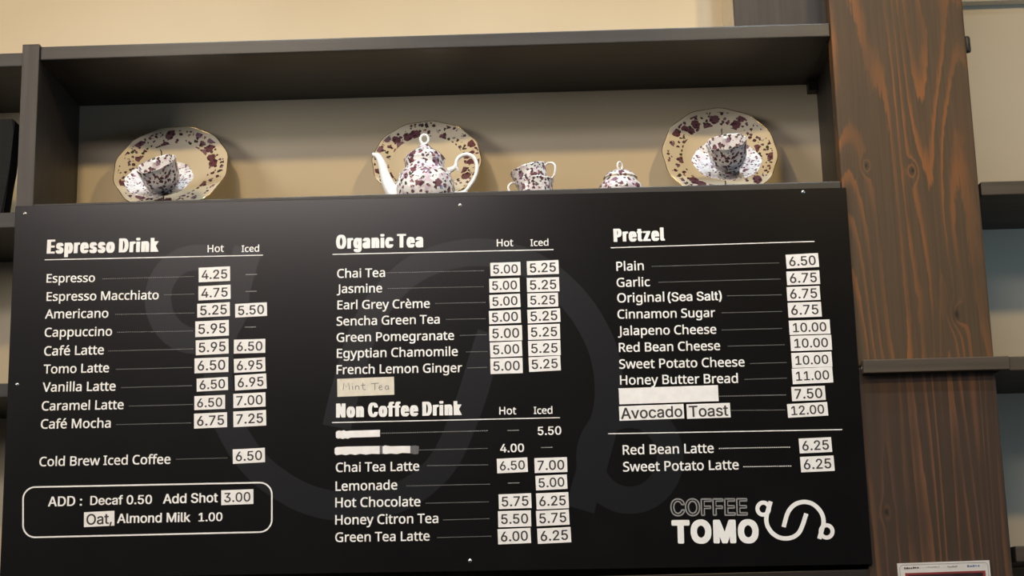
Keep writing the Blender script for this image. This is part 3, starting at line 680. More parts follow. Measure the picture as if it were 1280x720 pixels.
"T":[449,[[186,-9,180,-4,179,1,179,439,173,442,26,443,19,451,20,511,26,517,31,518,423,517,428,511,429,506,429,451,423,443,276,442,269,439,269,-1,267,-6,261,-10]]],
"a":[389,[[132,-18,107,-13,82,-3,54,17,36,38,24,63,18,88,18,128,26,158,35,173,59,196,92,213,144,226,229,237,254,243,260,248,263,255,260,278,252,295,239,308,224,316,197,321,174,318,144,306,124,289,113,270,104,264,89,265,39,280,29,288,29,298,41,323,57,341,76,360,112,381,134,388,167,394,222,394,262,386,289,373,314,354,332,330,345,298,348,283,347,-5,339,-11,272,-11,264,-5,263,10,259,13,232,-5,204,-15,184,-19],[153,58,184,56,199,60,227,72,240,83,255,105,262,128,262,169,252,169,157,153,132,145,114,131,109,123,105,110,106,95,114,78,132,65]]],
"c":[396,[[178,-17,143,-10,115,3,100,13,69,41,50,68,37,93,24,141,22,163,22,213,24,236,37,283,50,308,69,336,102,366,130,381,165,392,183,394,235,394,285,381,325,357,344,338,358,318,373,286,373,273,363,265,310,252,298,252,290,257,283,276,272,293,245,311,218,319,198,319,175,314,160,306,144,293,130,273,114,233,109,206,109,171,112,151,122,118,130,103,148,79,170,65,198,57,218,57,230,60,248,66,265,78,283,101,293,121,300,127,315,127,368,113,373,108,374,93,358,58,344,38,328,22,300,3,285,-5,250,-16,230,-18]]],
"d":[424,[[168,-17,135,-10,97,11,64,43,42,78,27,123,22,163,22,218,27,251,35,281,55,321,77,348,113,376,143,389,173,394,220,394,235,392,268,379,298,357,300,513,308,519,378,518,383,513,384,508,383,-4,375,-11,305,-10,300,-4,299,18,295,21,278,5,245,-12,220,-18],[194,58,210,57,233,63,254,73,269,88,288,123,299,173,297,226,288,256,276,281,265,294,250,306,235,314,213,319,195,319,168,311,143,294,122,261,112,228,109,208,112,153,122,118,132,98,147,81,160,70,175,63]]],
"o":[415,[[178,-17,143,-10,115,3,100,13,69,41,50,68,37,93,24,141,22,163,22,213,24,236,37,283,50,308,69,336,102,366,130,381,165,392,183,394,235,394,263,389,300,374,332,351,361,316,376,288,389,246,394,206,392,143,383,108,368,73,344,38,316,13,290,-2,250,-16,230,-18],[194,58,218,57,230,60,250,68,272,83,286,103,296,126,307,173,307,203,303,223,296,251,281,281,269,296,250,309,218,319,198,319,175,314,160,306,145,294,122,258,115,236,109,206,112,153,122,118,130,103,142,86,160,70]]],
"s":[365,[[152,-17,107,-7,89,0,64,17,51,31,34,56,23,88,26,101,49,109,97,117,105,111,114,91,132,70,147,63,167,57,199,57,219,63,234,70,248,83,255,101,252,116,242,129,227,139,132,163,108,171,74,189,53,211,41,231,36,248,36,298,39,312,56,341,81,366,109,381,129,389,159,394,214,394,232,392,259,384,279,374,310,346,320,333,332,308,336,296,333,283,309,274,264,267,257,272,240,301,224,314,199,322,177,322,149,313,131,301,121,278,124,266,132,253,154,240,272,209,292,199,312,184,330,163,340,141,343,128,343,86,335,58,322,37,302,17,284,5,264,-5,227,-16,207,-18]]],
"t":[227,[[143,-13,118,-8,90,7,72,25,60,45,51,85,51,312,45,316,3,316,-2,319,-6,325,-6,377,-3,385,3,388,48,389,51,392,52,472,55,478,60,481,133,480,139,472,140,390,208,388,213,386,216,380,216,325,213,319,205,316,145,316,139,312,139,90,145,72,153,64,165,61,205,63,211,60,218,42,226,0,220,-8,195,-14]]],
"v":[389,[[156,-9,148,-1,136,31,6,371,6,384,11,389,16,390,89,390,97,384,194,115,197,116,293,384,301,390,379,389,384,384,384,374,239,-4,231,-10]]]},"bold":{" ":[188,[]],
"(":[273,[[165,-103,160,-100,152,-90,122,-30,100,30,85,83,72,170,72,243,74,273,84,338,102,410,130,488,155,538,168,546,243,546,251,540,251,528,217,450,192,370,182,325,169,238,169,180,177,123,192,60,227,-35,251,-85,251,-97,243,-103]]],
")":[273,[[26,-103,20,-97,20,-90,64,10,76,45,94,110,102,160,105,225,97,295,79,378,54,455,20,533,20,540,28,546,106,546,116,540,146,480,169,418,185,358,200,268,202,230,200,150,189,85,164,3,146,-41,116,-97,106,-103]]],
".":[188,[[73,-11,47,2,38,14,32,32,32,54,35,64,51,83,71,93,118,93,133,87,147,77,156,62,159,34,151,12,136,-4,118,-11]]],
"0":[453,[[194,-14,159,-6,118,14,88,42,61,84,44,132,33,187,30,217,30,289,33,319,41,364,56,412,71,442,102,481,124,497,169,517,197,523,257,523,299,512,337,492,354,478,372,458,395,417,407,384,420,319,423,289,423,217,420,187,410,132,395,89,374,54,347,23,327,9,308,-1,274,-11,254,-14],[218,59,232,58,254,65,267,73,287,94,299,114,315,154,325,217,325,294,318,342,307,377,287,414,268,434,252,445,232,451,219,451,197,442,182,431,161,407,146,377,139,354,128,292,128,214,135,167,146,132,161,102,173,87,197,66]]],
"1":[453,[[65,-7,60,-4,59,1,59,54,63,61,70,62,188,62,192,64,194,69,194,414,190,416,188,415,108,356,100,353,78,353,69,359,70,431,183,514,288,514,293,511,294,506,294,66,300,62,398,62,405,61,409,54,409,-1,405,-6,398,-8]]],
"4":[453,[[271,-7,266,-4,265,1,263,96,28,98,22,104,22,161,228,511,238,515,318,515,327,509,324,496,134,174,136,171,141,170,263,171,266,321,276,325,348,325,358,321,360,174,363,170,421,170,428,166,429,104,421,98,361,96,360,1,356,-6,348,-8]]],
"5":[453,[[186,-14,151,-6,123,5,100,19,76,41,53,77,42,114,43,134,53,138,133,137,138,134,143,117,153,97,173,76,186,68,203,61,226,58,241,61,266,74,294,104,302,119,310,149,307,187,294,219,281,238,261,255,228,267,206,268,183,262,161,252,138,238,108,238,66,243,51,249,50,264,77,509,81,514,88,516,378,515,383,512,385,507,385,452,378,446,173,446,167,442,156,331,198,341,263,341,303,330,328,317,346,306,367,284,384,262,399,229,407,194,407,132,397,92,381,61,346,23,303,-1,268,-12,251,-14]]],
":":[188,[[73,-11,47,2,38,14,32,32,32,54,35,64,51,83,71,93,118,93,133,87,147,77,156,62,159,34,151,12,136,-4,118,-11],[73,264,46,278,35,294,32,304,32,327,38,344,53,360,68,367,83,370,106,370,123,367,133,362,149,349,156,337,159,309,151,287,138,273,126,266,111,263]]],
"A":[480,[[5,-7,0,-4,-1,4,7,29,182,509,195,515,283,515,293,512,311,469,473,26,479,9,478,-4,468,-8,388,-8,378,-4,336,114,325,135,158,135,150,131,103,-4,93,-8],[178,206,295,205,301,209,240,386,237,386,235,379,180,216]]],
"C":[510,[[232,-14,192,-6,169,1,134,19,100,44,85,59,63,89,39,142,28,184,23,224,23,284,25,309,34,349,44,379,61,414,88,452,126,484,169,507,217,521,237,523,297,523,319,521,359,510,392,495,424,473,444,453,462,429,480,394,490,357,489,345,479,341,402,341,394,343,379,377,365,399,342,422,309,440,274,448,262,448,234,442,209,432,180,412,153,379,136,344,125,307,120,262,123,217,131,179,144,147,170,107,194,86,212,75,234,66,272,61,314,71,344,88,372,119,379,132,392,164,397,167,482,168,489,164,490,152,480,114,462,79,434,46,404,21,372,4,332,-9,299,-14]]],
"D":[502,[[49,-7,44,-4,43,1,44,511,54,515,274,515,331,502,381,477,418,446,444,409,467,356,477,304,480,244,472,176,457,126,429,79,409,55,369,26,331,8,304,0,256,-8],[144,66,229,65,261,71,291,81,321,100,340,119,357,144,367,166,377,206,383,254,380,289,372,329,359,361,340,391,310,419,284,432,256,440,219,445,149,445,143,441]]],
"E":[419,[[49,-7,44,-4,43,1,44,511,54,515,379,515,386,513,390,506,390,454,389,449,384,446,144,443,144,294,366,292,372,286,373,229,371,224,361,220,144,219,143,71,144,67,149,65,386,64,391,61,393,56,391,-4,381,-8]]],
"F":[410,[[49,-7,44,-4,43,1,44,511,54,515,376,515,384,513,388,506,388,454,386,449,381,446,144,443,144,287,356,284,362,279,362,219,359,214,351,212,144,211,142,-1,134,-7]]],
"M":[628,[[49,-7,44,-4,43,1,44,511,54,515,159,515,169,511,314,140,316,140,319,146,341,209,459,511,469,515,574,515,584,511,584,-4,574,-8,499,-8,491,-6,488,-1,486,315,484,314,476,294,362,1,356,-6,349,-8,276,-7,267,-1,144,309,141,310,140,-1,131,-7]]],
"O":[533,[[232,-14,192,-6,169,1,134,19,103,42,68,82,44,129,28,184,23,224,23,284,25,309,34,349,44,379,61,414,90,454,116,477,144,495,169,507,192,515,234,523,299,523,352,512,399,490,433,464,448,449,470,419,492,374,505,327,510,287,510,222,508,197,497,149,475,97,450,62,412,27,377,6,332,-9,299,-14],[258,62,274,61,314,71,347,92,368,112,385,137,400,169,408,199,413,237,413,274,402,332,387,367,370,394,349,416,329,430,299,442,269,448,247,446,225,439,194,422,170,402,151,374,136,344,125,307,120,262,123,217,131,179,144,147,158,122,182,96,209,76,234,66]]],
"S":[447,[[184,-16,154,-11,119,-1,82,19,66,32,46,55,31,82,21,122,22,140,32,144,117,143,123,137,126,117,134,102,152,81,177,67,224,56,272,67,295,80,311,95,323,115,328,135,322,162,302,186,283,197,239,213,139,242,107,257,74,279,51,305,39,332,33,370,36,400,46,435,61,457,87,484,114,501,152,515,177,521,202,524,252,524,277,521,317,510,352,493,372,479,387,464,398,450,410,425,418,395,417,375,407,371,327,372,319,377,315,395,308,410,285,432,257,445,222,451,179,440,151,420,139,400,133,385,133,367,136,357,143,345,159,329,179,317,219,302,307,278,357,255,382,239,402,218,418,192,426,160,426,117,418,85,405,60,396,47,362,17,322,-3,279,-14,257,-16]]],
"a":[389,[[127,-15,102,-10,72,2,44,22,31,38,19,63,13,88,13,128,21,158,30,173,49,191,87,211,139,224,224,234,247,240,254,247,258,255,255,278,247,295,232,311,207,321,182,321,154,311,128,288,117,270,109,267,87,267,34,282,24,288,24,298,37,324,63,353,82,366,107,378,129,386,162,391,227,391,267,383,299,368,320,353,337,330,350,298,353,283,353,-2,344,-8,267,-8,259,-5,257,5,254,7,237,-3,207,-13,189,-16],[158,55,182,54,202,60,217,67,235,83,250,105,257,128,257,170,162,156,139,148,118,130,111,115,110,100,119,78,137,62]]],
"c":[396,[[173,-15,138,-7,105,8,72,33,45,68,32,93,19,141,17,163,17,213,22,248,32,283,45,308,64,336,93,361,125,379,160,389,178,392,238,392,255,389,292,378,323,361,337,351,363,318,378,286,378,273,368,268,315,254,293,254,285,258,278,276,267,293,240,313,205,322,188,319,170,311,149,293,135,273,119,233,114,206,114,171,117,151,127,118,145,88,158,74,175,63,203,54,213,54,240,63,256,73,268,86,288,121,295,124,320,124,373,111,379,106,379,93,363,58,349,38,338,27,310,8,290,-2,255,-13,235,-16]]],
"d":[424,[[163,-15,138,-10,118,-2,87,16,59,43,37,78,22,123,17,163,17,216,19,238,27,273,35,293,55,328,73,349,103,371,138,386,165,392,228,392,258,384,293,365,295,513,305,517,383,516,388,513,389,508,389,-2,380,-8,303,-8,295,-4,293,11,290,11,258,-7,238,-13,223,-16],[199,56,220,58,238,65,264,88,283,123,294,176,292,226,283,256,271,281,257,298,240,311,223,319,205,322,173,313,149,296,127,261,117,228,114,206,117,153,127,118,137,98,163,70,180,60]]],
"e":[404,[[178,-15,148,-10,105,8,77,28,62,43,47,63,30,98,19,141,17,161,17,213,19,236,32,283,47,313,62,333,92,361,130,381,158,389,175,392,235,392,280,381,310,366,328,354,351,331,373,291,384,256,389,218,389,168,385,164,378,162,118,162,115,158,123,122,132,103,150,79,175,63,205,54,220,54,249,63,269,78,288,108,295,112,325,112,368,101,380,96,382,83,371,58,357,38,341,23,308,2,275,-10,245,-16],[118,231,283,229,288,231,289,236,281,263,273,278,249,306,225,319,200,322,168,311,139,286,122,256,117,238]]],
"f":[254,[[70,-7,65,-4,64,1,64,316,60,320,-2,320,-10,324,-11,381,-2,387,63,389,64,456,70,476,82,496,95,510,113,522,145,534,163,537,218,537,245,532,258,526,259,514,245,466,238,463,193,465,180,462,167,449,159,424,159,391,163,388,235,387,245,384,246,329,245,324,238,320,165,320,159,316,159,-1,150,-7]]],
"h":[410,[[41,-7,36,-4,35,1,35,509,44,515,121,515,129,511,130,506,131,368,136,368,161,382,204,392,249,392,269,390,296,382,325,366,345,346,359,324,369,296,375,259,375,-1,371,-6,364,-8,289,-8,279,-4,277,251,267,284,246,307,236,314,221,319,204,320,189,317,169,307,154,292,138,266,133,246,130,221,129,-4,119,-8]]],
"i":[167,[[43,-7,38,-4,36,1,37,381,45,387,123,387,130,384,131,379,131,-1,123,-7],[63,436,35,450,25,469,24,494,30,510,43,522,60,530,108,530,126,521,138,509,144,494,144,471,135,453,123,443,105,436]]],
"k":[381,[[41,-7,36,-4,35,1,35,509,44,515,121,515,129,511,130,506,131,248,136,250,269,384,279,387,366,387,376,384,377,376,375,371,224,216,248,184,385,11,387,-1,384,-6,376,-8,286,-8,276,-4,151,152,135,139,130,131,129,-4,119,-8]]],
"l":[189,[[109,-9,81,-2,59,13,51,21,41,41,35,64,35,506,36,511,44,515,121,515,130,509,130,104,133,81,138,66,146,61,176,63,186,59,197,11,196,-1,184,-7,166,-10]]],
"m":[610,[[41,-7,36,-4,35,1,35,379,39,386,46,387,121,387,129,384,131,371,134,370,166,387,186,392,251,392,271,387,291,377,305,366,316,353,321,351,351,374,386,389,404,392,471,392,499,384,524,372,541,357,552,344,564,322,569,306,575,271,575,1,571,-6,564,-8,489,-8,479,-4,477,266,472,286,460,304,434,319,419,322,396,317,384,310,363,286,355,266,353,251,351,-4,341,-8,269,-8,259,-4,257,259,249,289,242,299,229,312,214,319,199,322,169,312,156,300,146,289,133,256,130,234,129,-4,119,-8]]],
"n":[410,[[41,-7,36,-4,35,1,36,384,46,387,121,387,129,384,131,369,134,367,161,382,189,390,206,392,251,392,296,382,325,366,345,346,357,329,372,281,375,259,374,-4,364,-8,289,-8,279,-4,277,251,267,284,246,307,236,314,221,319,204,320,189,317,169,307,154,292,138,266,133,246,130,221,129,-4,119,-8]]],
"o":[415,[[173,-15,138,-7,105,8,72,33,45,68,32,93,19,141,17,163,17,213,22,248,32,283,45,308,64,336,93,361,125,379,160,389,178,392,238,392,255,389,290,379,326,358,349,338,373,303,388,268,397,231,399,171,394,131,381,88,361,53,340,29,310,8,283,-5,255,-13,235,-16],[199,56,213,54,240,63,267,83,281,103,291,126,302,176,298,223,291,251,276,281,260,299,241,313,210,322,179,316,170,311,149,293,127,258,120,236,114,203,117,153,127,118,135,103,147,86,170,66]]],
"t":[227,[[138,-11,113,-6,80,12,65,26,55,45,46,85,46,315,40,318,-2,319,-11,325,-10,382,-2,386,43,386,46,390,47,472,55,478,133,478,140,476,144,470,145,388,213,386,221,380,220,322,213,319,148,318,144,315,144,90,150,71,155,65,165,59,208,61,218,57,224,40,231,0,225,-6,200,-11]]]},"head":{" ":[188,[]],
"C":[510,[[187,-16,129,-6,99,4,69,19,39,41,18,62,-4,92,-19,119,-34,162,-42,202,-45,227,-45,282,-34,347,-24,377,-7,412,20,449,62,485,99,505,154,521,192,526,344,526,397,517,429,507,457,495,489,473,513,449,530,427,547,392,558,354,557,346,547,341,524,338,357,338,334,341,324,347,312,379,298,402,279,421,267,427,247,413,227,390,206,352,199,332,190,294,188,264,188,239,193,199,204,162,221,127,244,98,267,82,279,88,299,109,312,129,326,164,357,171,524,171,554,165,558,159,557,152,547,117,537,94,515,62,487,34,452,11,407,-6,344,-17]]],
"D":[502,[[4,-9,-21,-4,-25,4,-25,504,-22,511,9,518,319,517,356,512,414,494,447,476,485,444,512,406,534,354,545,301,548,246,540,179,529,141,512,104,495,79,474,55,434,26,414,16,379,3,324,-7,301,-10],[213,76,231,83,256,100,273,116,289,141,307,191,315,251,312,291,307,319,292,364,274,392,256,410,231,427,214,434,210,431,210,426,210,81]]],
"E":[419,[[4,-9,-21,-4,-25,4,-24,509,-14,514,9,518,424,518,454,511,458,504,457,454,454,449,446,446,424,442,211,441,212,296,406,295,429,292,437,289,440,284,440,231,436,223,409,218,212,216,210,74,211,69,216,68,426,68,449,64,457,61,460,56,459,-2,449,-7,426,-10]]],
"N":[523,[[4,-9,-21,-4,-25,4,-25,504,-22,511,9,518,189,518,219,512,234,491,303,381,311,373,313,504,316,512,346,518,514,518,536,514,546,509,548,4,544,-4,514,-10,334,-10,304,-4,222,124,211,135,210,4,207,-4,176,-10]]],
"O":[533,[[187,-16,129,-6,99,4,69,19,39,41,20,59,1,84,-16,114,-34,162,-40,187,-45,224,-45,282,-34,347,-24,377,-7,412,23,452,52,477,99,505,154,521,192,526,344,526,414,512,464,490,498,464,515,447,537,417,560,372,573,324,578,284,578,224,575,199,565,152,542,99,518,64,477,27,448,9,407,-6,344,-17],[262,84,269,83,284,93,300,109,317,134,335,174,345,234,343,297,335,334,327,354,300,399,284,416,267,426,238,404,218,377,206,352,193,309,188,264,190,214,204,162,227,119,245,97]]],
"P":[445,[[4,-9,-21,-4,-25,4,-24,509,-14,514,9,518,326,517,361,512,401,499,444,472,456,460,476,431,489,394,493,374,492,319,487,294,469,254,455,234,421,206,396,193,364,183,306,175,212,174,210,4,206,-4,176,-10],[213,261,231,273,244,289,254,311,260,344,257,371,247,401,233,421,214,434,210,431,210,426,210,266]]],
"T":[449,[[136,-9,111,-4,107,1,107,439,101,442,-22,443,-49,448,-53,456,-52,509,-42,514,-19,518,468,518,499,511,502,506,502,456,498,448,471,443,348,442,342,439,341,-2,331,-7,308,-10]]],
"a":[389,[[82,-18,39,-10,9,1,-21,22,-36,39,-49,65,-54,90,-54,125,-46,155,-37,170,-16,191,17,208,77,224,178,238,185,243,190,250,190,268,187,272,154,264,44,264,24,267,-13,277,-38,286,-44,293,-31,320,-22,333,1,355,37,376,69,386,117,394,269,394,307,389,349,376,384,354,407,323,420,283,419,-3,409,-8,389,-11,279,-11,234,-19],[179,103,182,102,185,108,190,128,189,133,184,131,181,125,178,115]]],
"c":[396,[[128,-17,98,-13,68,-5,40,8,25,18,-5,45,-23,71,-35,96,-48,143,-51,166,-51,213,-46,246,-35,281,-13,321,13,349,45,371,75,384,130,394,285,394,330,386,360,376,388,361,417,336,431,316,446,283,444,273,430,268,360,252,250,252,220,258,211,278,205,279,195,261,187,236,182,208,182,168,185,148,195,116,202,101,208,96,223,121,253,127,365,127,443,108,447,103,446,93,426,53,403,27,375,8,360,0,318,-13,280,-18]]],
"e":[404,[[133,-17,85,-10,40,8,13,27,-6,46,-30,82,-40,108,-48,143,-51,163,-51,211,-43,258,-35,281,-20,311,-3,333,15,352,35,366,60,379,83,386,128,394,280,394,335,384,375,366,393,354,417,331,441,288,454,238,457,213,455,167,445,163,423,159,185,159,182,156,184,141,190,121,208,90,213,92,222,108,233,112,253,114,370,114,390,111,446,96,449,86,438,61,424,41,405,23,378,5,338,-10,288,-18],[186,233,215,232,221,236,213,266,205,280,200,278,190,258,184,241]]],
"f":[254,[[25,-9,0,-4,-3,1,-4,314,-7,317,-47,318,-75,324,-79,331,-78,381,-67,387,-47,390,-5,392,-3,454,2,474,16,496,32,511,53,524,85,535,120,540,263,540,295,535,323,527,326,521,326,514,313,468,303,463,283,460,243,459,233,449,227,426,228,391,283,390,303,387,313,382,314,331,311,324,300,320,280,318,233,318,227,314,226,-1,215,-7,193,-10]]],
"g":[425,[[123,-160,75,-152,33,-137,15,-127,-20,-95,-33,-74,-32,-66,18,-36,48,-31,153,-31,173,-33,185,-38,203,-60,208,-61,221,-39,226,-9,220,-6,123,-5,75,3,53,10,28,23,5,40,-15,62,-35,98,-46,133,-51,168,-51,218,-46,248,-33,291,-18,318,-6,333,30,366,68,384,123,394,268,394,298,389,423,389,453,384,457,376,457,-34,446,-74,436,-92,415,-115,395,-130,370,-142,335,-153,285,-161],[203,108,208,110,216,126,227,171,227,218,218,253,205,279,200,274,190,251,182,211,182,173,184,156,192,128]]],
"i":[167,[[-2,-9,-27,-4,-31,1,-30,381,-20,387,3,390,165,390,195,384,199,376,198,-1,188,-7,165,-10],[18,433,0,436,-20,443,-34,454,-43,471,-44,491,-38,506,-25,520,-12,527,18,532,153,532,173,529,190,522,208,501,211,491,211,471,201,454,183,441,145,432]]],
"k":[381,[[-4,-9,-29,-4,-32,4,-32,504,-29,511,1,518,164,518,194,512,198,504,199,383,234,390,411,390,434,387,444,382,442,374,289,216,452,9,455,1,452,-4,421,-10,241,-10,211,-4,201,7,198,6,194,-4,166,-10]]],
"l":[189,[[64,-12,34,-7,11,1,-4,10,-19,29,-27,44,-32,66,-32,506,-29,511,-21,514,1,518,164,518,184,515,194,511,198,504,198,101,200,79,206,66,241,62,254,57,265,4,261,-2,249,-7,214,-12]]],
"n":[410,[[-4,-9,-29,-4,-32,1,-32,376,-29,384,1,390,131,390,161,395,296,395,331,390,366,379,390,366,412,344,429,316,437,291,442,259,443,4,439,-4,409,-10,244,-10,221,-7,211,-2,210,251,206,262,204,261,200,249,198,224,196,-2,186,-7,164,-10]]],
"o":[415,[[128,-17,98,-13,68,-5,40,8,25,18,-5,45,-23,71,-35,96,-48,143,-51,166,-51,213,-46,246,-35,281,-13,321,13,349,45,371,75,384,130,394,285,394,320,389,360,376,390,359,417,336,441,301,456,266,464,228,467,173,462,133,448,91,428,56,405,29,375,8,320,-12,280,-18],[208,96,213,101,223,123,234,173,234,206,231,226,218,266,208,281,202,276,195,261,187,238,182,206,184,151,195,116]]],
"p":[424,[[-4,-152,-29,-147,-32,-139,-31,382,-21,387,1,390,129,390,159,395,301,395,334,390,364,382,394,367,416,350,437,326,457,291,470,249,475,214,475,161,464,106,447,66,427,39,411,22,391,8,371,-2,341,-12,304,-18,199,-19,198,-139,194,-147,164,-153],[217,104,219,102,223,104,232,121,243,169,243,211,240,229,229,264,221,278,219,278,213,269,203,241,198,206,200,154,211,116]]],
"r":[259,[[-4,-9,-29,-4,-32,1,-31,382,-21,387,-1,390,116,390,146,395,294,395,324,389,328,381,326,321,316,316,296,313,249,312,241,309,226,300,216,290,206,272,201,256,198,234,196,-2,186,-7,164,-10]]],
"s":[365,[[102,-17,57,-11,32,-2,14,5,-9,21,-22,33,-39,58,-46,78,-49,96,-21,106,37,117,147,117,167,114,182,107,180,118,167,134,153,143,64,165,34,175,2,193,-18,212,-31,233,-37,253,-37,296,-34,308,-24,328,4,359,34,376,62,386,109,394,267,394,312,386,354,369,369,357,392,331,407,298,408,291,404,285,377,277,324,267,217,267,202,269,197,268,196,263,206,248,229,235,317,214,347,204,367,194,388,178,402,161,410,146,415,126,415,88,405,56,393,38,374,20,339,0,309,-10,257,-18]]],
"t":[227,[[93,-13,50,-6,23,7,-1,27,-13,47,-21,87,-21,312,-25,316,-65,319,-77,324,-78,377,-75,383,-65,386,-22,390,-21,470,-17,475,13,481,178,481,198,478,208,475,211,470,213,390,275,386,285,383,289,377,289,327,286,322,258,316,215,316,212,312,211,87,216,72,223,64,255,63,275,60,285,55,299,2,295,-3,280,-8,245,-14]]],
"z":[380,[[-15,-9,-32,-7,-42,-1,-43,49,159,309,158,312,153,312,-5,312,-35,318,-38,326,-38,379,-35,384,-5,390,383,390,405,387,415,382,416,326,222,71,223,68,228,68,390,68,420,62,424,54,424,1,421,-4,390,-10]]]},"heavy":{" ":[188,[]],
"C":[510,[[222,-51,172,-41,149,-34,114,-16,80,9,55,34,33,64,18,92,6,122,-10,187,-12,212,-12,297,-7,337,11,399,31,439,58,477,82,501,107,520,149,542,207,558,227,561,307,561,329,558,379,545,412,530,444,508,475,477,492,454,512,414,520,392,525,367,525,334,522,324,509,309,492,303,392,303,377,306,361,319,342,364,322,387,302,400,279,407,257,408,247,405,229,397,200,377,183,354,169,324,160,294,156,252,160,214,169,183,183,154,202,131,229,111,257,101,279,101,299,109,324,123,342,144,363,192,372,200,389,206,489,206,507,201,519,190,525,177,525,139,512,94,492,54,478,34,454,11,424,-14,379,-36,329,-49,309,-52]]],
"E":[419,[[39,-44,24,-39,16,-32,11,-24,8,-11,8,519,13,536,24,547,44,552,389,552,409,547,419,536,425,519,425,439,419,424,409,413,389,408,184,408,179,406,178,401,178,336,181,330,371,330,394,322,402,314,407,299,407,214,402,199,391,188,374,183,181,182,178,176,178,109,179,104,184,103,391,103,411,97,422,86,427,71,427,-14,422,-29,411,-39,391,-45]]],
"F":[410,[[39,-44,24,-39,16,-32,11,-24,8,-11,8,519,13,536,24,547,44,552,386,552,406,547,417,536,423,519,422,439,417,424,406,413,386,408,184,408,179,406,178,401,178,329,181,323,361,322,376,319,385,314,392,306,397,291,397,206,392,191,381,181,364,175,179,174,178,-11,172,-29,161,-39,144,-45]]],
"M":[628,[[39,-44,24,-39,16,-32,11,-24,8,-11,8,519,11,531,16,540,29,549,44,552,171,552,184,549,193,544,207,521,314,249,317,251,329,281,423,526,433,541,444,549,459,552,586,552,599,549,608,544,616,534,620,519,620,-11,617,-24,611,-32,599,-42,584,-45,486,-45,474,-42,465,-36,458,-29,453,-14,451,120,446,114,394,-19,381,-37,359,-45,269,-45,254,-42,244,-35,236,-24,184,106,176,120,175,-14,168,-31,159,-39,141,-45]]],
"O":[533,[[222,-51,172,-41,149,-34,114,-16,84,6,59,31,31,69,11,109,-1,147,-10,187,-12,212,-12,297,-7,337,11,399,31,439,47,463,69,488,94,511,119,527,149,542,207,558,227,561,307,561,327,558,384,542,434,515,478,474,507,432,532,372,543,324,545,299,545,209,540,169,525,114,505,72,480,37,432,-9,412,-21,379,-36,342,-47,309,-52],[253,102,277,101,294,106,317,119,338,137,355,162,367,189,378,247,373,297,367,319,355,347,329,381,309,395,277,408,259,408,247,405,222,392,200,377,181,349,169,324,158,279,156,252,160,214,169,184,183,154,203,129,229,111]]],
"T":[449,[[171,-44,152,-36,145,-29,139,-14,139,404,133,408,13,408,-7,415,-15,424,-21,439,-21,519,-17,532,-4,547,16,552,433,552,449,549,463,537,469,521,469,439,461,420,451,412,436,408,316,408,309,404,309,-11,306,-25,293,-39,276,-45]]]}}

# ------------------------------------------------------------------ the menu board
mbq = [(19.2, 257.6), (1057.5, 234.4), (1090.8, 705.4), (-0.5, 723.6)]
MB = empty('menu_board', (at(540, 720, 0).x, 0, at(540, 715, 0).z))
tag(MB, 'large black drinks and pretzel menu board with white lettering and price stickers', 'menu board')
OB = MB.location.copy()

def panel_bm(pts, y0, y1, bev=0):
    b = bmesh.new()
    A = [b.verts.new((p.x, y0, p.z)) for p in pts]; B = [b.verts.new((p.x, y1, p.z)) for p in pts]
    b.faces.new(A); b.faces.new(B[::-1])
    n = len(pts)
    for i in range(n):
        j = (i + 1) % n; b.faces.new((A[i], B[i], B[j], A[j]))
    if bev: bmesh.ops.bevel(b, geom=list(b.edges), offset=bev, segments=1, affect='EDGES')
    return b
link('panel', panel_bm([at(px, py, 0) for px, py in mbq], 0, YF - .0002, .0008), M['board'], MB, OB)

GAP = .0004
def flat_bm(): 
    b = bmesh.new(); return b

def P2(px, py): 
    p = at(px, py, 0); return Vector((p.x, p.z))

_tess = {}
def inside(p, poly):
    c = False
    for a, b_ in zip(poly, poly[1:] + poly[:1]):
        if (a.y > p.y) != (b_.y > p.y) and p.x < (b_.x - a.x) * (p.y - a.y) / (b_.y - a.y) + a.x: c = not c
    return c

def glyph(font, ch):
    k = (font, ch)
    if k not in _tess:
        adv, loops = FONTS[font][ch]
        polys = [[Vector((l[i] / 1000, l[i + 1] / 1000, 0)) for i in range(0, len(l), 2)] for l in loops]
        pts, tris = [], []
        if polys:
            flat = [Vector((v.x, v.y)) for q in polys for v in q]
            edges, k0 = [], 0
            for q in polys:
                edges += [(k0 + i, k0 + (i + 1) % len(q)) for i in range(len(q))]; k0 += len(q)
            vo, _, fo, _, _, _ = delaunay_2d_cdt(flat, edges, [], 0, 1e-6)
            pts = [Vector((v.x, v.y, 0)) for v in vo]
            for t in fo:
                c_ = sum((pts[i] for i in t), Vector((0, 0, 0))) / len(t)
                if sum(1 for q in polys if inside(c_, q)) % 2: tris.append(tuple(t))
        if font == 'head' and polys: adv += 138
        if font == 'heavy': adv += 55
        _tess[k] = (adv / 1000, pts, tris, polys)
    return _tess[k]

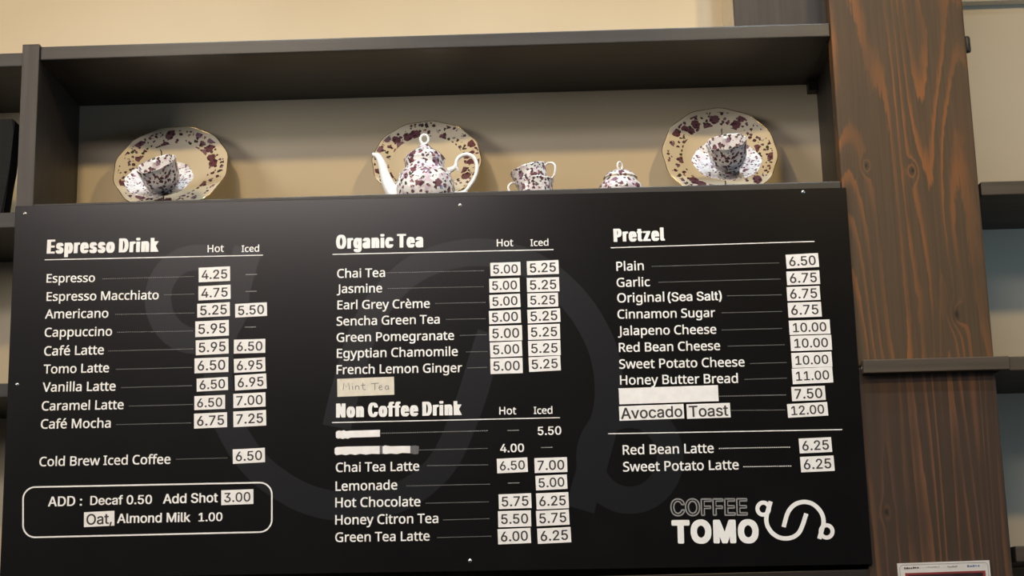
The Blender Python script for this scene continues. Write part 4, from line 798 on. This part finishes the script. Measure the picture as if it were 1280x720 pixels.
def text_bm(s, font, a, c, y, bm=None, outline=0.0, squash=1.0, track=0.0):
    """print s so that its ink runs from baseline pixel a to baseline pixel c on the board's face"""
    A, C = P2(*a), P2(*c)
    pen = 0.0; items = []
    for ch in s:
        adv, pts, tris, polys = glyph(font, ch)
        items.append((pen, pts, tris, polys)); pen += adv + track
    lo = min(p.x + o for o, pts, t, q in items for p in pts)
    hi = max(p.x + o for o, pts, t, q in items for p in pts)
    d = (C - A); sc = d.length / (hi - lo); d.normalize(); up = Vector((-d.y, d.x))
    b = bm or flat_bm()
    def put(px_, py_):
        q = A + d * ((px_ - lo) * sc) + up * (py_ * sc * squash)
        return b.verts.new((q.x, y, q.y))
    for o, pts, tris, polys in items:
        if outline:
            for L in polys:
                loop = [Vector((p.x + o, p.y)) for p in L]
                ribbon_loop(b, loop, outline, put)
            continue
        vs = [put(p.x + o, p.y) for p in pts]
        for t in tris:
            try: b.faces.new([vs[i] for i in t])
            except ValueError: pass
    return b

def ribbon_loop(b, L, w, put):
    n = len(L); I = []; O = []
    for i in range(n):
        t = (L[(i + 1) % n] - L[i - 1])
        if t.length < 1e-9: t = Vector((1, 0))
        t.normalize(); nn = Vector((-t.y, t.x))
        I.append(put(*(L[i] + nn * w / 2))); O.append(put(*(L[i] - nn * w / 2)))
    for i in range(n):
        j = (i + 1) % n
        b.faces.new((I[i], I[j], O[j], O[i]))

def ribbon_bm(pts, width, y, bm=None, closed=False):
    """flat stroke on the board face through board-plane points"""
    b = bm or flat_bm()
    n = len(pts); A = []; B = []
    for i in range(n):
        if closed: t = pts[(i + 1) % n] - pts[i - 1]
        else: t = pts[min(i + 1, n - 1)] - pts[max(i - 1, 0)]
        t = t.normalized(); nn = Vector((-t.y, t.x)) * width / 2
        p, q = pts[i] + nn, pts[i] - nn
        A.append(b.verts.new((p.x, y, p.y))); B.append(b.verts.new((q.x, y, q.y)))
    for i in range(n if closed else n - 1):
        j = (i + 1) % n
        b.faces.new((A[i], A[j], B[j], B[i]))
    return b

def face_front(b):
    for f in b.faces:
        f.normal_update()
        if f.normal.y > 0: f.normal_flip()
    return b

def printed(name, b, mat, parent=None):
    face_front(b)
    bmesh.ops.translate(b, verts=b.verts, vec=-OB)
    me = bpy.data.meshes.new(name); b.to_mesh(me); b.free()
    me.materials.append(mat)
    o = bpy.data.objects.new(name, me); COL.objects.link(o)
    o.parent = parent or MB
    return o

PXM = (P2(700, 450) - P2(600, 450)).length / 100        # metres on the board per pixel

def z1(q): return (q[0] / 3.272, q[1] / 3.272 + 260)
def z2(q): return (q[0] / 2.769, q[1] / 2.769 + 460)
def z3(q): return (q[0] / 3.0 + 380, q[1] / 3.0 + 260)
def z4(q): return (q[0] / 2.769 + 380, q[1] / 2.769 + 460)
def z5(q): return (q[0] / 2.881 + 740, q[1] / 2.881 + 240)
def z6(q): return (q[0] / 2.881 + 740, q[1] / 2.881 + 470)

# the big pale swirl behind the lettering, and the same mark in white at the lower right
S1 = [(742, 93), (728, 140), (714, 190), (712, 230), (722, 268), (752, 312), (800, 343), (850, 351), (900, 340), (940, 308), (965, 255), (978, 215), (990, 178)]
S2 = [(832, 272), (843, 228), (858, 180), (878, 145), (915, 112), (970, 97), (1025, 107), (1072, 142), (1102, 190), (1110, 240), (1100, 285), (1080, 354)]
def ring(cx, cy, rx, ry, n=40): return [(cx + rx * math.cos(2 * PI * i / n), cy + ry * math.sin(2 * PI * i / n)) for i in range(n)]
def mark(fn, width, y):
    b = flat_bm()
    ribbon_bm([P2(*fn(p)) for p in smooth_path(S1, 6)], width, y, b)
    ribbon_bm([P2(*fn(p)) for p in smooth_path(S2, 6)], width, y - .00006, b)
    ribbon_bm([P2(*fn(p)) for p in ring(690, 144, 40, 42)], width * .93, y - .00012, b, True)
    ribbon_bm([P2(*fn(p)) for p in ring(1131, 302, 41, 43)], width * .93, y - .00012, b, True)
    return b
printed('swirl_mark', mark(lambda p: (179 + (p[0] - 635) * 1.2264, 373 + (p[1] - 143) * 1.25), 36 * PXM, -.00015), M['swirl'])['label'] = 'large dark grey swirl mark behind the lettering'
lg = printed('logo', mark(lambda p: (830 + p[0] / 5.565, 610 + p[1] / 5.565), 5.3 * PXM, -GAP), M['ink'])
ZL = lambda q: (830 + q[0] / 5.565, 610 + q[1] / 5.565)
printed('logo_lettering', text_bm('COFFEE', 'bold', ZL((50, 190)), ZL((579, 186)), -GAP, outline=.048, squash=1.08), M['ink_soft'], lg)
printed('logo_lettering', text_bm('TOMO', 'heavy', ZL((55, 375)), ZL((660, 371)), -GAP, squash=1.06), M['ink'], lg)

# headings
HEAD_TALL = 1.28
def heading(s, a, c, squash=1.0):
    printed('heading', text_bm(s, 'head', a, c, -GAP, squash=squash), M['ink'])
heading('Espresso Drink', z1((191, 186)), z1((648, 178)), 1.62)
heading('Organic Tea', z3((120, 152)), z3((447, 146)), 1.62)
heading('Non Coffee Drink', z4((111, 171)), z4((546, 162)), 1.62)
heading('Pretzel', z5((78, 179)), z5((263, 174)), 1.62)
def small_head(s, a, c): printed('column_heading', text_bm(s, 'menu', a, c, -GAP), M['ink'])
small_head('Hot', z1((849, 181)), z1((916, 179))); small_head('Iced', z1((988, 180)), z1((1060, 178)))
small_head('Hot', z3((723, 144)), z3((785, 143))); small_head('Iced', z3((849, 143)), z3((917, 141)))
small_head('Hot', z4((676, 161)), z4((735, 160))); small_head('Iced', z4((795, 159)), z4((860, 158)))

def rule(a, c, w=1.2):
    printed('rule', ribbon_bm([P2(*a), P2(*c)], w * PXM, -GAP), M['ink'])
rule(z1((183, 212)), z1((1076, 193)))
rule(z3((107, 174)), z3((936, 156)))
rule(z4((97, 189)), z4((886, 172)))
rule(z5((67, 201)), z5((801, 178)))
rule(z6((58, 208)), z6((901, 193)))

def leader_bm(a, c, bold=False):
    A, C = P2(*a), P2(*c)
    L = (C - A).length; step = (2.6 if bold else 2.3) * PXM
    n = max(int(L / step), 1); d = (C - A).normalized(); up = Vector((-d.y, d.x))
    b = flat_bm(); w = (1.5 if bold else 1.15) * PXM; h = (1.15 if bold else .85) * PXM / 2
    for i in range(n):
        p = A + d * (i * step); q = p + d * w
        vs = [p - up * h, q - up * h, q + up * h, p + up * h]
        b.faces.new([b.verts.new((v.x, -GAP, v.y)) for v in vs])
    return b

def line(s, a, c, la=None, lc=None, font='menu', bold=False, extra=None):
    b = text_bm(s, font, a, c, -GAP)
    if extra: text_bm(extra[0], 'bold', extra[1], extra[2], -GAP, b)
    o = printed('menu_item', b, M['ink'])
    if la: printed('leader_dots', leader_bm(la, lc, bold), M['ink'] if bold else M['ink_soft'], o)
    return o

for zf, rows in ((z1, [('Espresso', 190, 305, 388, 302, 420, 290, 803, 280), ('Espresso Macchiato', 190, 380, 649, 373, 672, 355, 803, 352),
                       ('Americano', 184, 452, 443, 448, 472, 435, 805, 429), ('Cappuccino', 182, 527, 458, 522, 480, 508, 795, 503),
                       ('Café Latte', 180, 604, 425, 598, 443, 585, 795, 576), ('Tomo Latte', 178, 677, 446, 671, 475, 660, 795, 652)]),
                 (z2, [('Vanilla Latte', 147, 82, 400, 78, 420, 68, 670, 61), ('Caramel Latte', 144, 147, 428, 142, 447, 132, 670, 126),
                       ('Café Mocha', 141, 210, 383, 206, 403, 196, 670, 190), ('Cold Brew Iced Coffee', 136, 340, 590, 331, 610, 316, 795, 311)]),
                 (z3, [('Chai Tea', 124, 262, 304, 258, 310, 243, 678, 235), ('Jasmine', 123, 319, 293, 316, 315, 302, 683, 295),
                       ('Earl Grey Crème', 125, 380, 472, 374, 492, 358, 685, 354), ('Sencha Green Tea', 122, 441, 509, 433, 533, 418, 688, 415),
                       ('Green Pomegranate', 122, 502, 563, 494, 585, 478, 690, 475), ('Egyptian Chamomile', 123, 562, 577, 554, 608, 540, 692, 538),
                       ('French Lemon Ginger', 122, 623, 593, 615, 613, 600, 692, 597)]),
                 (z4, [('Lemonade', 109, 425, 323, 420, 355, 408, 648, 402), ('Hot Chocolate', 108, 482, 403, 478, 422, 468, 647, 463),
                       ('Honey Citron Tea', 108, 542, 465, 536, 482, 526, 650, 521), ('Green Tea Latte', 108, 602, 435, 597, 462, 587, 652, 582)]),
                 (z5, [('Plain', 88, 284, 187, 281, 216, 268, 678, 255), ('Garlic', 89, 342, 209, 339, 240, 325, 687, 313),
                       ('Cinnamon Sugar', 92, 456, 444, 450, 468, 435, 690, 430), ('Jalapeno Cheese', 94, 516, 448, 510, 468, 497, 693, 491),
                       ('Red Bean Cheese', 97, 576, 462, 569, 490, 555, 697, 550), ('Sweet Potato Cheese', 98, 636, 550, 628, 570, 618, 705, 614),
                       ('Honey Butter Bread', 101, 694, 526, 687, 550, 675, 705, 670)])):
    for s, x0, y0, x1, y1, lx0, ly0, lx1, ly1 in rows:
        line(s, zf((x0, y0)), zf((x1, y1)), zf((lx0, ly0)), zf((lx1, ly1)))
line('Chai Tea Latte', z4((110, 360)), z4((399, 355)), z4((427, 338)), z4((645, 335)), font='menu')
line('Original', z5((91, 398)), z5((261, 394)), z5((487, 374)), z5((687, 370)), extra=('(Sea Salt)', z5((273, 394)), z5((468, 389))))
line('Red Bean Latte', z6((111, 283)), z6((439, 276)), z6((457, 261)), z6((718, 256)), bold=True)
line('Sweet Potato Latte', z6((112, 344)), z6((529, 336)), z6((545, 327)), z6((723, 324)), bold=True)
for la, lc, bo in ((z4((268, 226)), z4((640, 217)), True), (z4((400, 284)), z4((643, 278)), False), (z6((459, 73)), z6((703, 68)), True), (z6((503, 124)), z6((703, 122)), False)):
    printed('leader_dots', leader_bm(la, lc, bo), M['ink_soft'])
for zf, px, py in ((z1, 1028, 272), (z1, 1027, 341), (z1, 1024, 487), (z4, 724, 216), (z4, 840, 275), (z4, 726, 398)):
    w = 23 if zf is z1 else 20
    printed('dash', ribbon_bm([P2(*zf((px - w, py + .6))), P2(*zf((px + w, py - .6)))], 1.0 * PXM, -GAP), M['ink_soft'])
for s, zf, x0, y0, x1, y1 in (('5.50', z4, 809, 232, 891, 230), ('4.00', z4, 679, 292, 762, 290)):
    printed('printed_price', text_bm(s, 'bold', zf((x0, y0)), zf((x1, y1)), -GAP), M['ink'])

# the ADD box
bq = [(80, 413), (941, 396), (941, 567), (80, 587)]
cor = [P2(*z2(q)) for q in bq]
def rounded(cor, r, n=9):
    out = []
    for i in range(4):
        p = cor[i]; a = (cor[i - 1] - p).normalized(); c = (cor[(i + 1) % 4] - p).normalized()
        for k in range(n + 1):
            t = PI / 2 * k / n
            out.append(p + a * r * (1 - math.sin(t)) + c * r * (1 - math.cos(t)))
    return out
add = printed('add_on_box', ribbon_bm(rounded(cor, 15 * PXM), 1.9 * PXM, -GAP, None, True), M['ink'])
b = text_bm('ADD :', 'bold', z2((166, 479)), z2((284, 476)), -GAP)
text_bm('Decaf 0.50', 'bold', z2((312, 474)), z2((526, 470)), -GAP, b)
text_bm('Add Shot', 'bold', z2((564, 469)), z2((754, 464)), -GAP, b)
text_bm('Almond Milk', 'bold', z2((405, 537)), z2((659, 532)), -GAP, b)
text_bm('1.00', 'bold', z2((687, 531)), z2((770, 529)), -GAP, b)
printed('add_on_lettering', b, M['ink'], add)

# price stickers: each a slip of paper with its printing
rnd = random.Random(5)
def sticker(zf, x0, x1, y0, y1, s=None, slope=-.02, name='price_sticker', mat='paper', label=None, font='sans', fit=.82, y=-.0003):
    a, c = P2(*zf((x0, (y0 + y1) / 2))), P2(*zf((x1, (y0 + y1) / 2)))
    ctr = (a + c) / 2; w = (c - a).length; h = (P2(*zf(((x0 + x1) / 2, y0))) - P2(*zf(((x0 + x1) / 2, y1)))).length
    ang = -slope + rnd.uniform(-.014, .014)
    h -= w * abs(math.sin(ang)) * .7
    d = Vector((math.cos(ang), math.sin(ang))); up = Vector((-d.y, d.x))
    q = [ctr - d * w / 2 - up * h / 2, ctr + d * w / 2 - up * h / 2, ctr + d * w / 2 + up * h / 2, ctr - d * w / 2 + up * h / 2]
    b = panel_bm([Vector((v.x, 0, v.y)) for v in q], y - .0003, y + .0002)
    bmesh.ops.translate(b, verts=b.verts, vec=-OB)
    bmesh.ops.recalc_face_normals(b, faces=b.faces)
    me = bpy.data.meshes.new(name); b.to_mesh(me); b.free(); me.materials.append(M[mat])
    o = bpy.data.objects.new(name, me); COL.objects.link(o); o.parent = MB
    if label: o['label'] = label
    if s:
        # digits stand a little below centre; text_bm wants pixels, so print by board points instead
        yy = y - .00045
        pen = 0; its = []
        for ch in s:
            adv, pts, tris, polys = glyph(font, ch); its.append((pen, pts, tris)); pen += adv
        lo = min(p.x + k for k, pts, t in its for p in pts); hi = max(p.x + k for k, pts, t in its for p in pts)
        sc = w * fit / (hi - lo); cap = .512 * sc
        st = ctr - d * w * fit / 2 - up * cap / 2
        tb = flat_bm()
        for k, pts, tris in its:
            vs = []
            for p in pts:
                q2 = st + d * ((p.x + k - lo) * sc) + up * (p.y * sc)
                vs.append(tb.verts.new((q2.x, yy, q2.y)))
            for t in tris:
                try: tb.faces.new([vs[i] for i in t])
                except ValueError: pass
        printed('sticker_print', tb, M['black_ink'], o)
    return o

for zf, sl, rows in ((z1, -.015, [('4.25', 813, 941, 241, 302), ('4.75', 812, 943, 316, 376), ('5.25', 807, 940, 388, 446), ('5.50', 962, 1092, 388, 446), ('5.95', 799, 936, 460, 526),
                           ('5.95', 801, 935, 537, 600), ('6.50', 957, 1085, 537, 594), ('6.50', 796, 934, 612, 674), ('6.95', 957, 1085, 613, 672)]),
                     (z2, -.025, [('6.50', 681, 789, 33, 80), ('6.95', 813, 922, 21, 76), ('6.50', 673, 779, 95, 144), ('7.00', 808, 919, 86, 137), ('6.75', 672, 786, 155, 208),
                           ('7.25', 808, 921, 147, 203), ('6.50', 806, 917, 278, 330), ('3.00', 766, 877, 421, 473)]),
                     (z3, -.012, [('5.00', 699, 812, 204, 254), ('5.00', 695, 809, 264, 316), ('5.00', 696, 811, 323, 375), ('5.00', 694, 813, 383, 434), ('5.00', 695, 818, 441, 498),
                           ('5.00', 698, 818, 501, 559), ('5.00', 699, 820, 563, 621), ('5.25', 836, 955, 197, 250), ('5.25', 836, 957, 261, 314), ('5.25', 838, 953, 319, 371),
                           ('5.25', 838, 961, 378, 431), ('5.25', 840, 960, 436, 493), ('5.25', 841, 962, 497, 554), ('5.25', 843, 962, 556, 613)]),
                     (z4, -.012, [('6.50', 668, 774, 311, 363), ('7.00', 798, 911, 310, 362), ('5.00', 802, 911, 370, 422), ('5.75', 674, 787, 435, 487), ('6.25', 804, 916, 431, 488),
                           ('5.50', 672, 786, 494, 550), ('5.75', 804, 918, 491, 546), ('6.00', 671, 785, 555, 609), ('6.25', 808, 924, 552, 607)]),
                     (z5, -.015, [('6.50', 699, 816, 222, 274), ('6.75', 701, 820, 284, 334), ('6.75', 702, 821, 340, 391), ('6.75', 706, 826, 397, 451), ('10.00', 710, 857, 461, 513),
                           ('10.00', 715, 863, 516, 571), ('10.00', 719, 864, 577, 632), ('11.00', 721, 867, 632, 690)]),
                     (z6, -.025, [('7.50', 719, 840, 37, 89), ('12.00', 704, 849, 96, 148), ('6.25', 746, 863, 222, 277), ('6.25', 751, 872, 288, 345)])):
    for s, x0, x1, y0, y1 in rows:
        sticker(zf, x0, x1, y0, y1, s, sl)
sticker(z2, 291, 396, 496, 549, 'Oat,', -.015, 'word_sticker', fit=.84)
sticker(z6, 98, 331, 104, 158, 'Avocado', -.012, 'word_sticker', fit=.95)
sticker(z6, 341, 498, 99, 152, 'Toast', -.012, 'word_sticker', fit=.90)
sticker(z6, 97, 455, 38, 97, None, -.006, 'blank_sticker', label='blank white strip covering a menu line')

# the pencilled sticker
mt = sticker(z3, 125, 338, 636, 705, None, -.006, 'handwritten_sticker', 'paper_old', 'cream slip with pencilled words')
strokes = [[(147, 682), (150, 657), (158, 672), (167, 656), (171, 682)], [(182, 667), (183, 682)], [(182, 659), (183, 661)], [(193, 682), (193, 667)], [(193, 671), (200, 666), (206, 670), (207, 682)],
           [(221, 656), (221, 677), (226, 682), (231, 680)], [(213, 666), (230, 664)], [(252, 659), (280, 657)], [(266, 658), (266, 683)], [(281, 675), (293, 671), (290, 665), (284, 667), (281, 675), (285, 682), (295, 680)],
           [(316, 668), (308, 667), (304, 675), (308, 682), (315, 678), (316, 667), (318, 682)], [(137, 645), (139, 646)]]
b = flat_bm()
for st in strokes:
    ribbon_bm([P2(*z3(q)) for q in st], 1.0 * PXM, -.00075, b)
printed('pencil_words', b, M['pencil'], mt)

# correction-fluid strips over two old lines
def fluid(zf, pts_top, pts_bot, name, mat, label=None, y=-.0003):
    poly = [P2(*zf(q)) for q in pts_top] + [P2(*zf(q)) for q in reversed(pts_bot)]
    tris = tessellate_polygon([[Vector((p.x, p.y, 0)) for p in poly]])
    b = flat_bm(); vs = [b.verts.new((p.x, y - .0004, p.y)) for p in poly]; vb = [b.verts.new((p.x, y + .0002, p.y)) for p in poly]
    for t in tris: b.faces.new([vs[i] for i in t])
    for i in range(len(vs)):
        j = (i + 1) % len(vs); b.faces.new((vs[i], vs[j], vb[j], vb[i]))
    bmesh.ops.translate(b, verts=b.verts, vec=-OB); bmesh.ops.recalc_face_normals(b, faces=b.faces)
    me = bpy.data.meshes.new(name); b.to_mesh(me); b.free(); me.materials.append(mat)
    o = bpy.data.objects.new(name, me); COL.objects.link(o); o.parent = MB
    if label: o['label'] = label
fluid(z4, [(110, 224), (114, 219), (121, 216), (130, 218), (138, 215), (146, 219), (160, 217), (200, 216), (235, 215), (263, 214)],
      [(111, 241), (118, 245), (126, 243), (134, 246), (143, 243), (152, 245), (161, 241), (200, 240), (235, 239), (263, 238)], 'covered_line', M['paper'], 'strip of white correction tape over an old line')
fluid(z4, [(106, 279), (112, 274), (150, 272), (200, 271), (262, 270)],
      [(106, 296), (112, 302), (130, 299), (145, 302), (160, 298), (178, 301), (195, 297), (215, 300), (235, 297), (262, 298)], 'covered_line', M['paper'], 'longer strip of white correction tape over an old line')
fluid(z4, [(272, 272), (280, 268), (300, 271), (340, 270), (368, 270)], [(272, 296), (282, 298), (300, 296), (322, 298), (340, 294), (368, 295)], 'covered_line', M['paper'])
fluid(z4, [(263, 270), (268, 269), (274, 270)], [(263, 297), (268, 298), (274, 297)], 'tape_end', M['tape'], 'grey tape end', y=-.0002)
fluid(z4, [(369, 270), (385, 268), (398, 271)], [(369, 296), (385, 299), (396, 297)], 'tape_end', M['tape'], 'grey tape end')

# screws round the edge
for px, py in ((31, 267), (575, 256.5), (1004, 240), (21.5, 480.5), (1079, 460), (587.5, 701)):
    p = at(px, py, 0)
    b = lathe_bm([(0, .0022), (.0016, .0021), (.0032, .0014), (.0042, .0003), (.0042, -.0008), (0, -.0008)], 20)
    bmesh.ops.rotate(b, verts=b.verts, matrix=Matrix.Rotation(PI / 2, 3, 'X'))
    bmesh.ops.translate(b, verts=b.verts, vec=Vector((p.x, 0, p.z)) - OB)
    s_ = link('screw', b, M['steel'], MB, None, True)
    b = box_bm(-.0016, .0016, -.00235, -.0018, -.00035, .00035)
    box_bm(-.00035, .00035, -.00235, -.0018, -.0016, .0016, 0, b)
    bmesh.ops.translate(b, verts=b.verts, vec=Vector((p.x, 0, p.z)) - OB)
    link('screw_recess', b, M['slot'], s_)

# ------------------------------------------------------------------ sign at the foot of the post
YS = YF + .001
tl, tr = at(1121, 704.3, YS), at(1236, 700.4, YS)
sw = (tr - tl).length; sd = (tr - tl).normalized(); su = Vector((-sd.z, 0, sd.x)); shh = .20
SG = empty('small_sign', tl - su * shh + sd * sw / 2)
tag(SG, 'small white framed sign with a red-edged dark picture at the foot of the post', 'sign')
OB2 = SG.location.copy()
def sp(u, v): return tl + sd * (u * sw) - su * v          # u 0..1 across, v metres down
def sign_part(name, quad, d0, d1, mat, parent=SG):
    b = panel_bm([Vector((p.x, 0, p.z)) for p in quad], YS - d1, YS - d0)
    bmesh.ops.translate(b, verts=b.verts, vec=-OB2); bmesh.ops.recalc_face_normals(b, faces=b.faces)
    return link(name, b, M[mat], parent)
def rect(u0, u1, v0, v1): return [sp(u0, v1), sp(u1, v1), sp(u1, v0), sp(u0, v0)]
sign_part('sign_plate', rect(0, 1, 0, shh), 0, .004, 'sign_white')
b = flat_bm()
cr = [Vector((p.x, p.z)) for p in rect(.022, .978, .004, shh - .004)]
ribbon_bm(rounded(cr, .008), .0011, YS - .0043, b, True)
face_front(b); bmesh.ops.translate(b, verts=b.verts, vec=-OB2)
link('border_line', b, M['sign_grey'], SG)
sign_part('red_frame', rect(.075, .945, .0205, shh - .03), .0035, .0047, 'sign_red')
sign_part('dark_picture', rect(.105, .915, .0245, shh - .034), .0045, .0052, 'sign_dark')
r2 = random.Random(3)
def marks(u0, u1, v0, v1, n, mat, name):
    b = bmesh.new()
    for i in range(n):
        a = u0 + (u1 - u0) * i / n; e = a + (u1 - u0) / n * r2.uniform(.55, .85)
        t = v0 + (v1 - v0) * r2.uniform(0, .35)
        q = [Vector((p.x, 0, p.z)) for p in rect(a, e, t, v1 - (v1 - v0) * r2.uniform(0, .25))]
        pb_ = panel_bm(q, YS - .0046, YS - .0038)
        me = bpy.data.meshes.new('t'); pb_.to_mesh(me); pb_.free(); b.from_mesh(me); bpy.data.meshes.remove(me)
    bmesh.ops.translate(b, verts=b.verts, vec=-OB2); bmesh.ops.recalc_face_normals(b, faces=b.faces)
    link(name, b, M[mat], SG)
marks(.07, .235, .0075, .0125, 7, 'sign_dark', 'small_print')
marks(.31, .46, .0085, .0110, 8, 'sign_grey', 'small_print')
marks(.54, .65, .0080, .0122, 6, 'sign_grey', 'small_print')
marks(.755, .90, .0080, .0122, 5, 'sign_blue', 'small_print')
